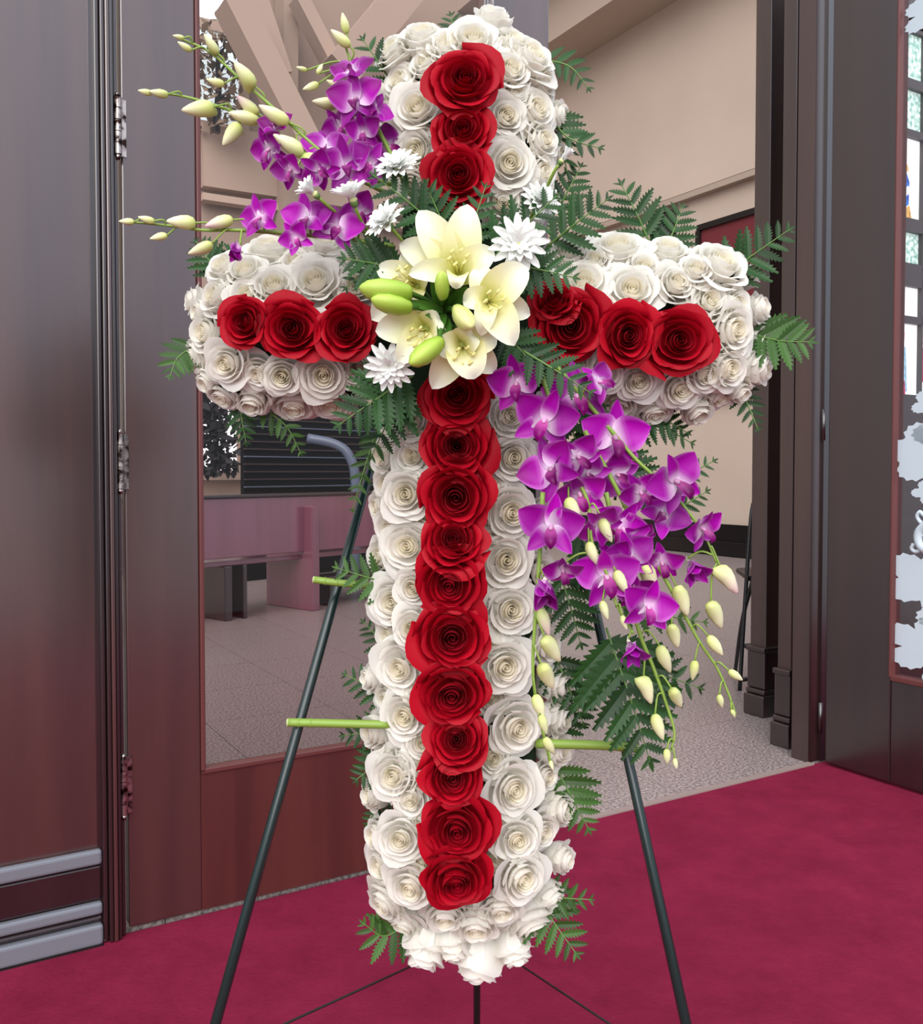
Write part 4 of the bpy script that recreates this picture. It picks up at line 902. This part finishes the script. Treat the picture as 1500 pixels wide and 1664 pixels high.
# ---- cut stems that tie the cross to the easel
def cut_stem(label, pts, r, Y):
    P = [at(u, v, Y) for u, v in pts]; t = thing('cut_stem', label, 'stem', Matrix.Translation(P[0]), 'cut green stems tying the cross to the easel')
    c = spline(P, 5); mb = MB(); mb.tube([p - P[0] for p in c], r, 9); mb.obj('stalk', M['stem'], t, True)
    d = (P[0] - c[1]).normalized(); mb = MB(); mb.tube([-d * .001, d * .0012], [r * 1.02, r * .9], 9); mb.obj('cut_end', mat('pale_cut_end', (.55, .60, .30), .6), t, True)
    for k in (2, 4):
        if k < len(c): mb = MB(); q = c[k] - P[0]; mb.tube([q - d * .002, q, q + d * .002], [r * .9, r * 1.22, r * .9], 9); mb.obj('node', M['stem'], t, True)
cut_stem('upper cut green stem crossing the left easel leg', [(510, 942), (560, 948), (640, 954)], .0046, 1.165)
cut_stem('lower cut green stem crossing the left easel leg', [(468, 1174), (520, 1175), (640, 1178)], .0052, 1.115)
cut_stem('cut green stem crossing the right easel leg', [(1036, 1216), (980, 1211), (870, 1208)], .0058, 1.125)

# ---- wire easel
ez = thing('wire_easel', 'dark green metal tripod easel carrying the flower cross', 'easel', Matrix.Translation((0, 1.2, 0)))
eo = Vector((0, 1.2, 0))
def to_floor(a, b, z=0.0): return a + (b - a) * ((z - a.z) / (b.z - a.z))
pl0, pl1 = at(600, 770, 1.25), at(350, 1664, 1.02); pr0, pr1 = at(985, 1070, 1.175), at(1115, 1664, 1.02)
apex = to_floor(pl0, pl1, at(700, 130, 1.3).z)
apl = to_floor(pl0, pl1, 1.66); apr = to_floor(pr0, pr1, 1.66)
fl, fr = to_floor(pl0, pl1, .006), to_floor(pr0, pr1, .006)
rt = (apl + apr) / 2 + Vector((0, .02, 0)); rm_ = at(775, 1664, 1.62); ff = to_floor(rt, rm_, .006)
for a, b in ((apl, fl), (apr, fr), (rt, ff)):
    mb = MB(); mb.tube([a - eo, b - eo], .0062, 10); lg = mb.obj('leg', M['easel'], ez, True)
    dr = (b - a).normalized(); mb = MB(); mb.tube([b - eo - dr * .03, b - eo], [.0085, .0085], 10); mb.obj('rubber_foot', M['black'], lg, True)
mb = MB(); mb.tube([apl - eo, rt - eo, apr - eo], .006, 8); mb.obj('top_bar', M['easel'], ez, True)
hl, hr = to_floor(pl0, pl1, at(750, 1480, 1.2).z), to_floor(pr0, pr1, at(750, 1480, 1.2).z)
for zv in (700, 1500):
    a, b = to_floor(pl0, pl1, at(750, zv, 1.25).z), to_floor(pr0, pr1, at(750, zv, 1.25).z)
    m = (a + b) / 2 + Vector((0, .06, 0)) if zv == 1500 else (a + b) / 2
    if zv == 700: mb = MB(); mb.tube([a - eo, m - eo, b - eo], .004, 8); mb.obj('crossbar', M['easel'], ez, True)
ctr = to_floor(rt, rm_, .33)
for leg_a, leg_b, z in ((pl0, pl1, .495), (pr0, pr1, .475)):
    mb = MB(); mb.tube([ctr - eo, to_floor(leg_a, leg_b, z) - eo], .0016, 6); mb.obj('brace_wire', M['wire'], ez, True)
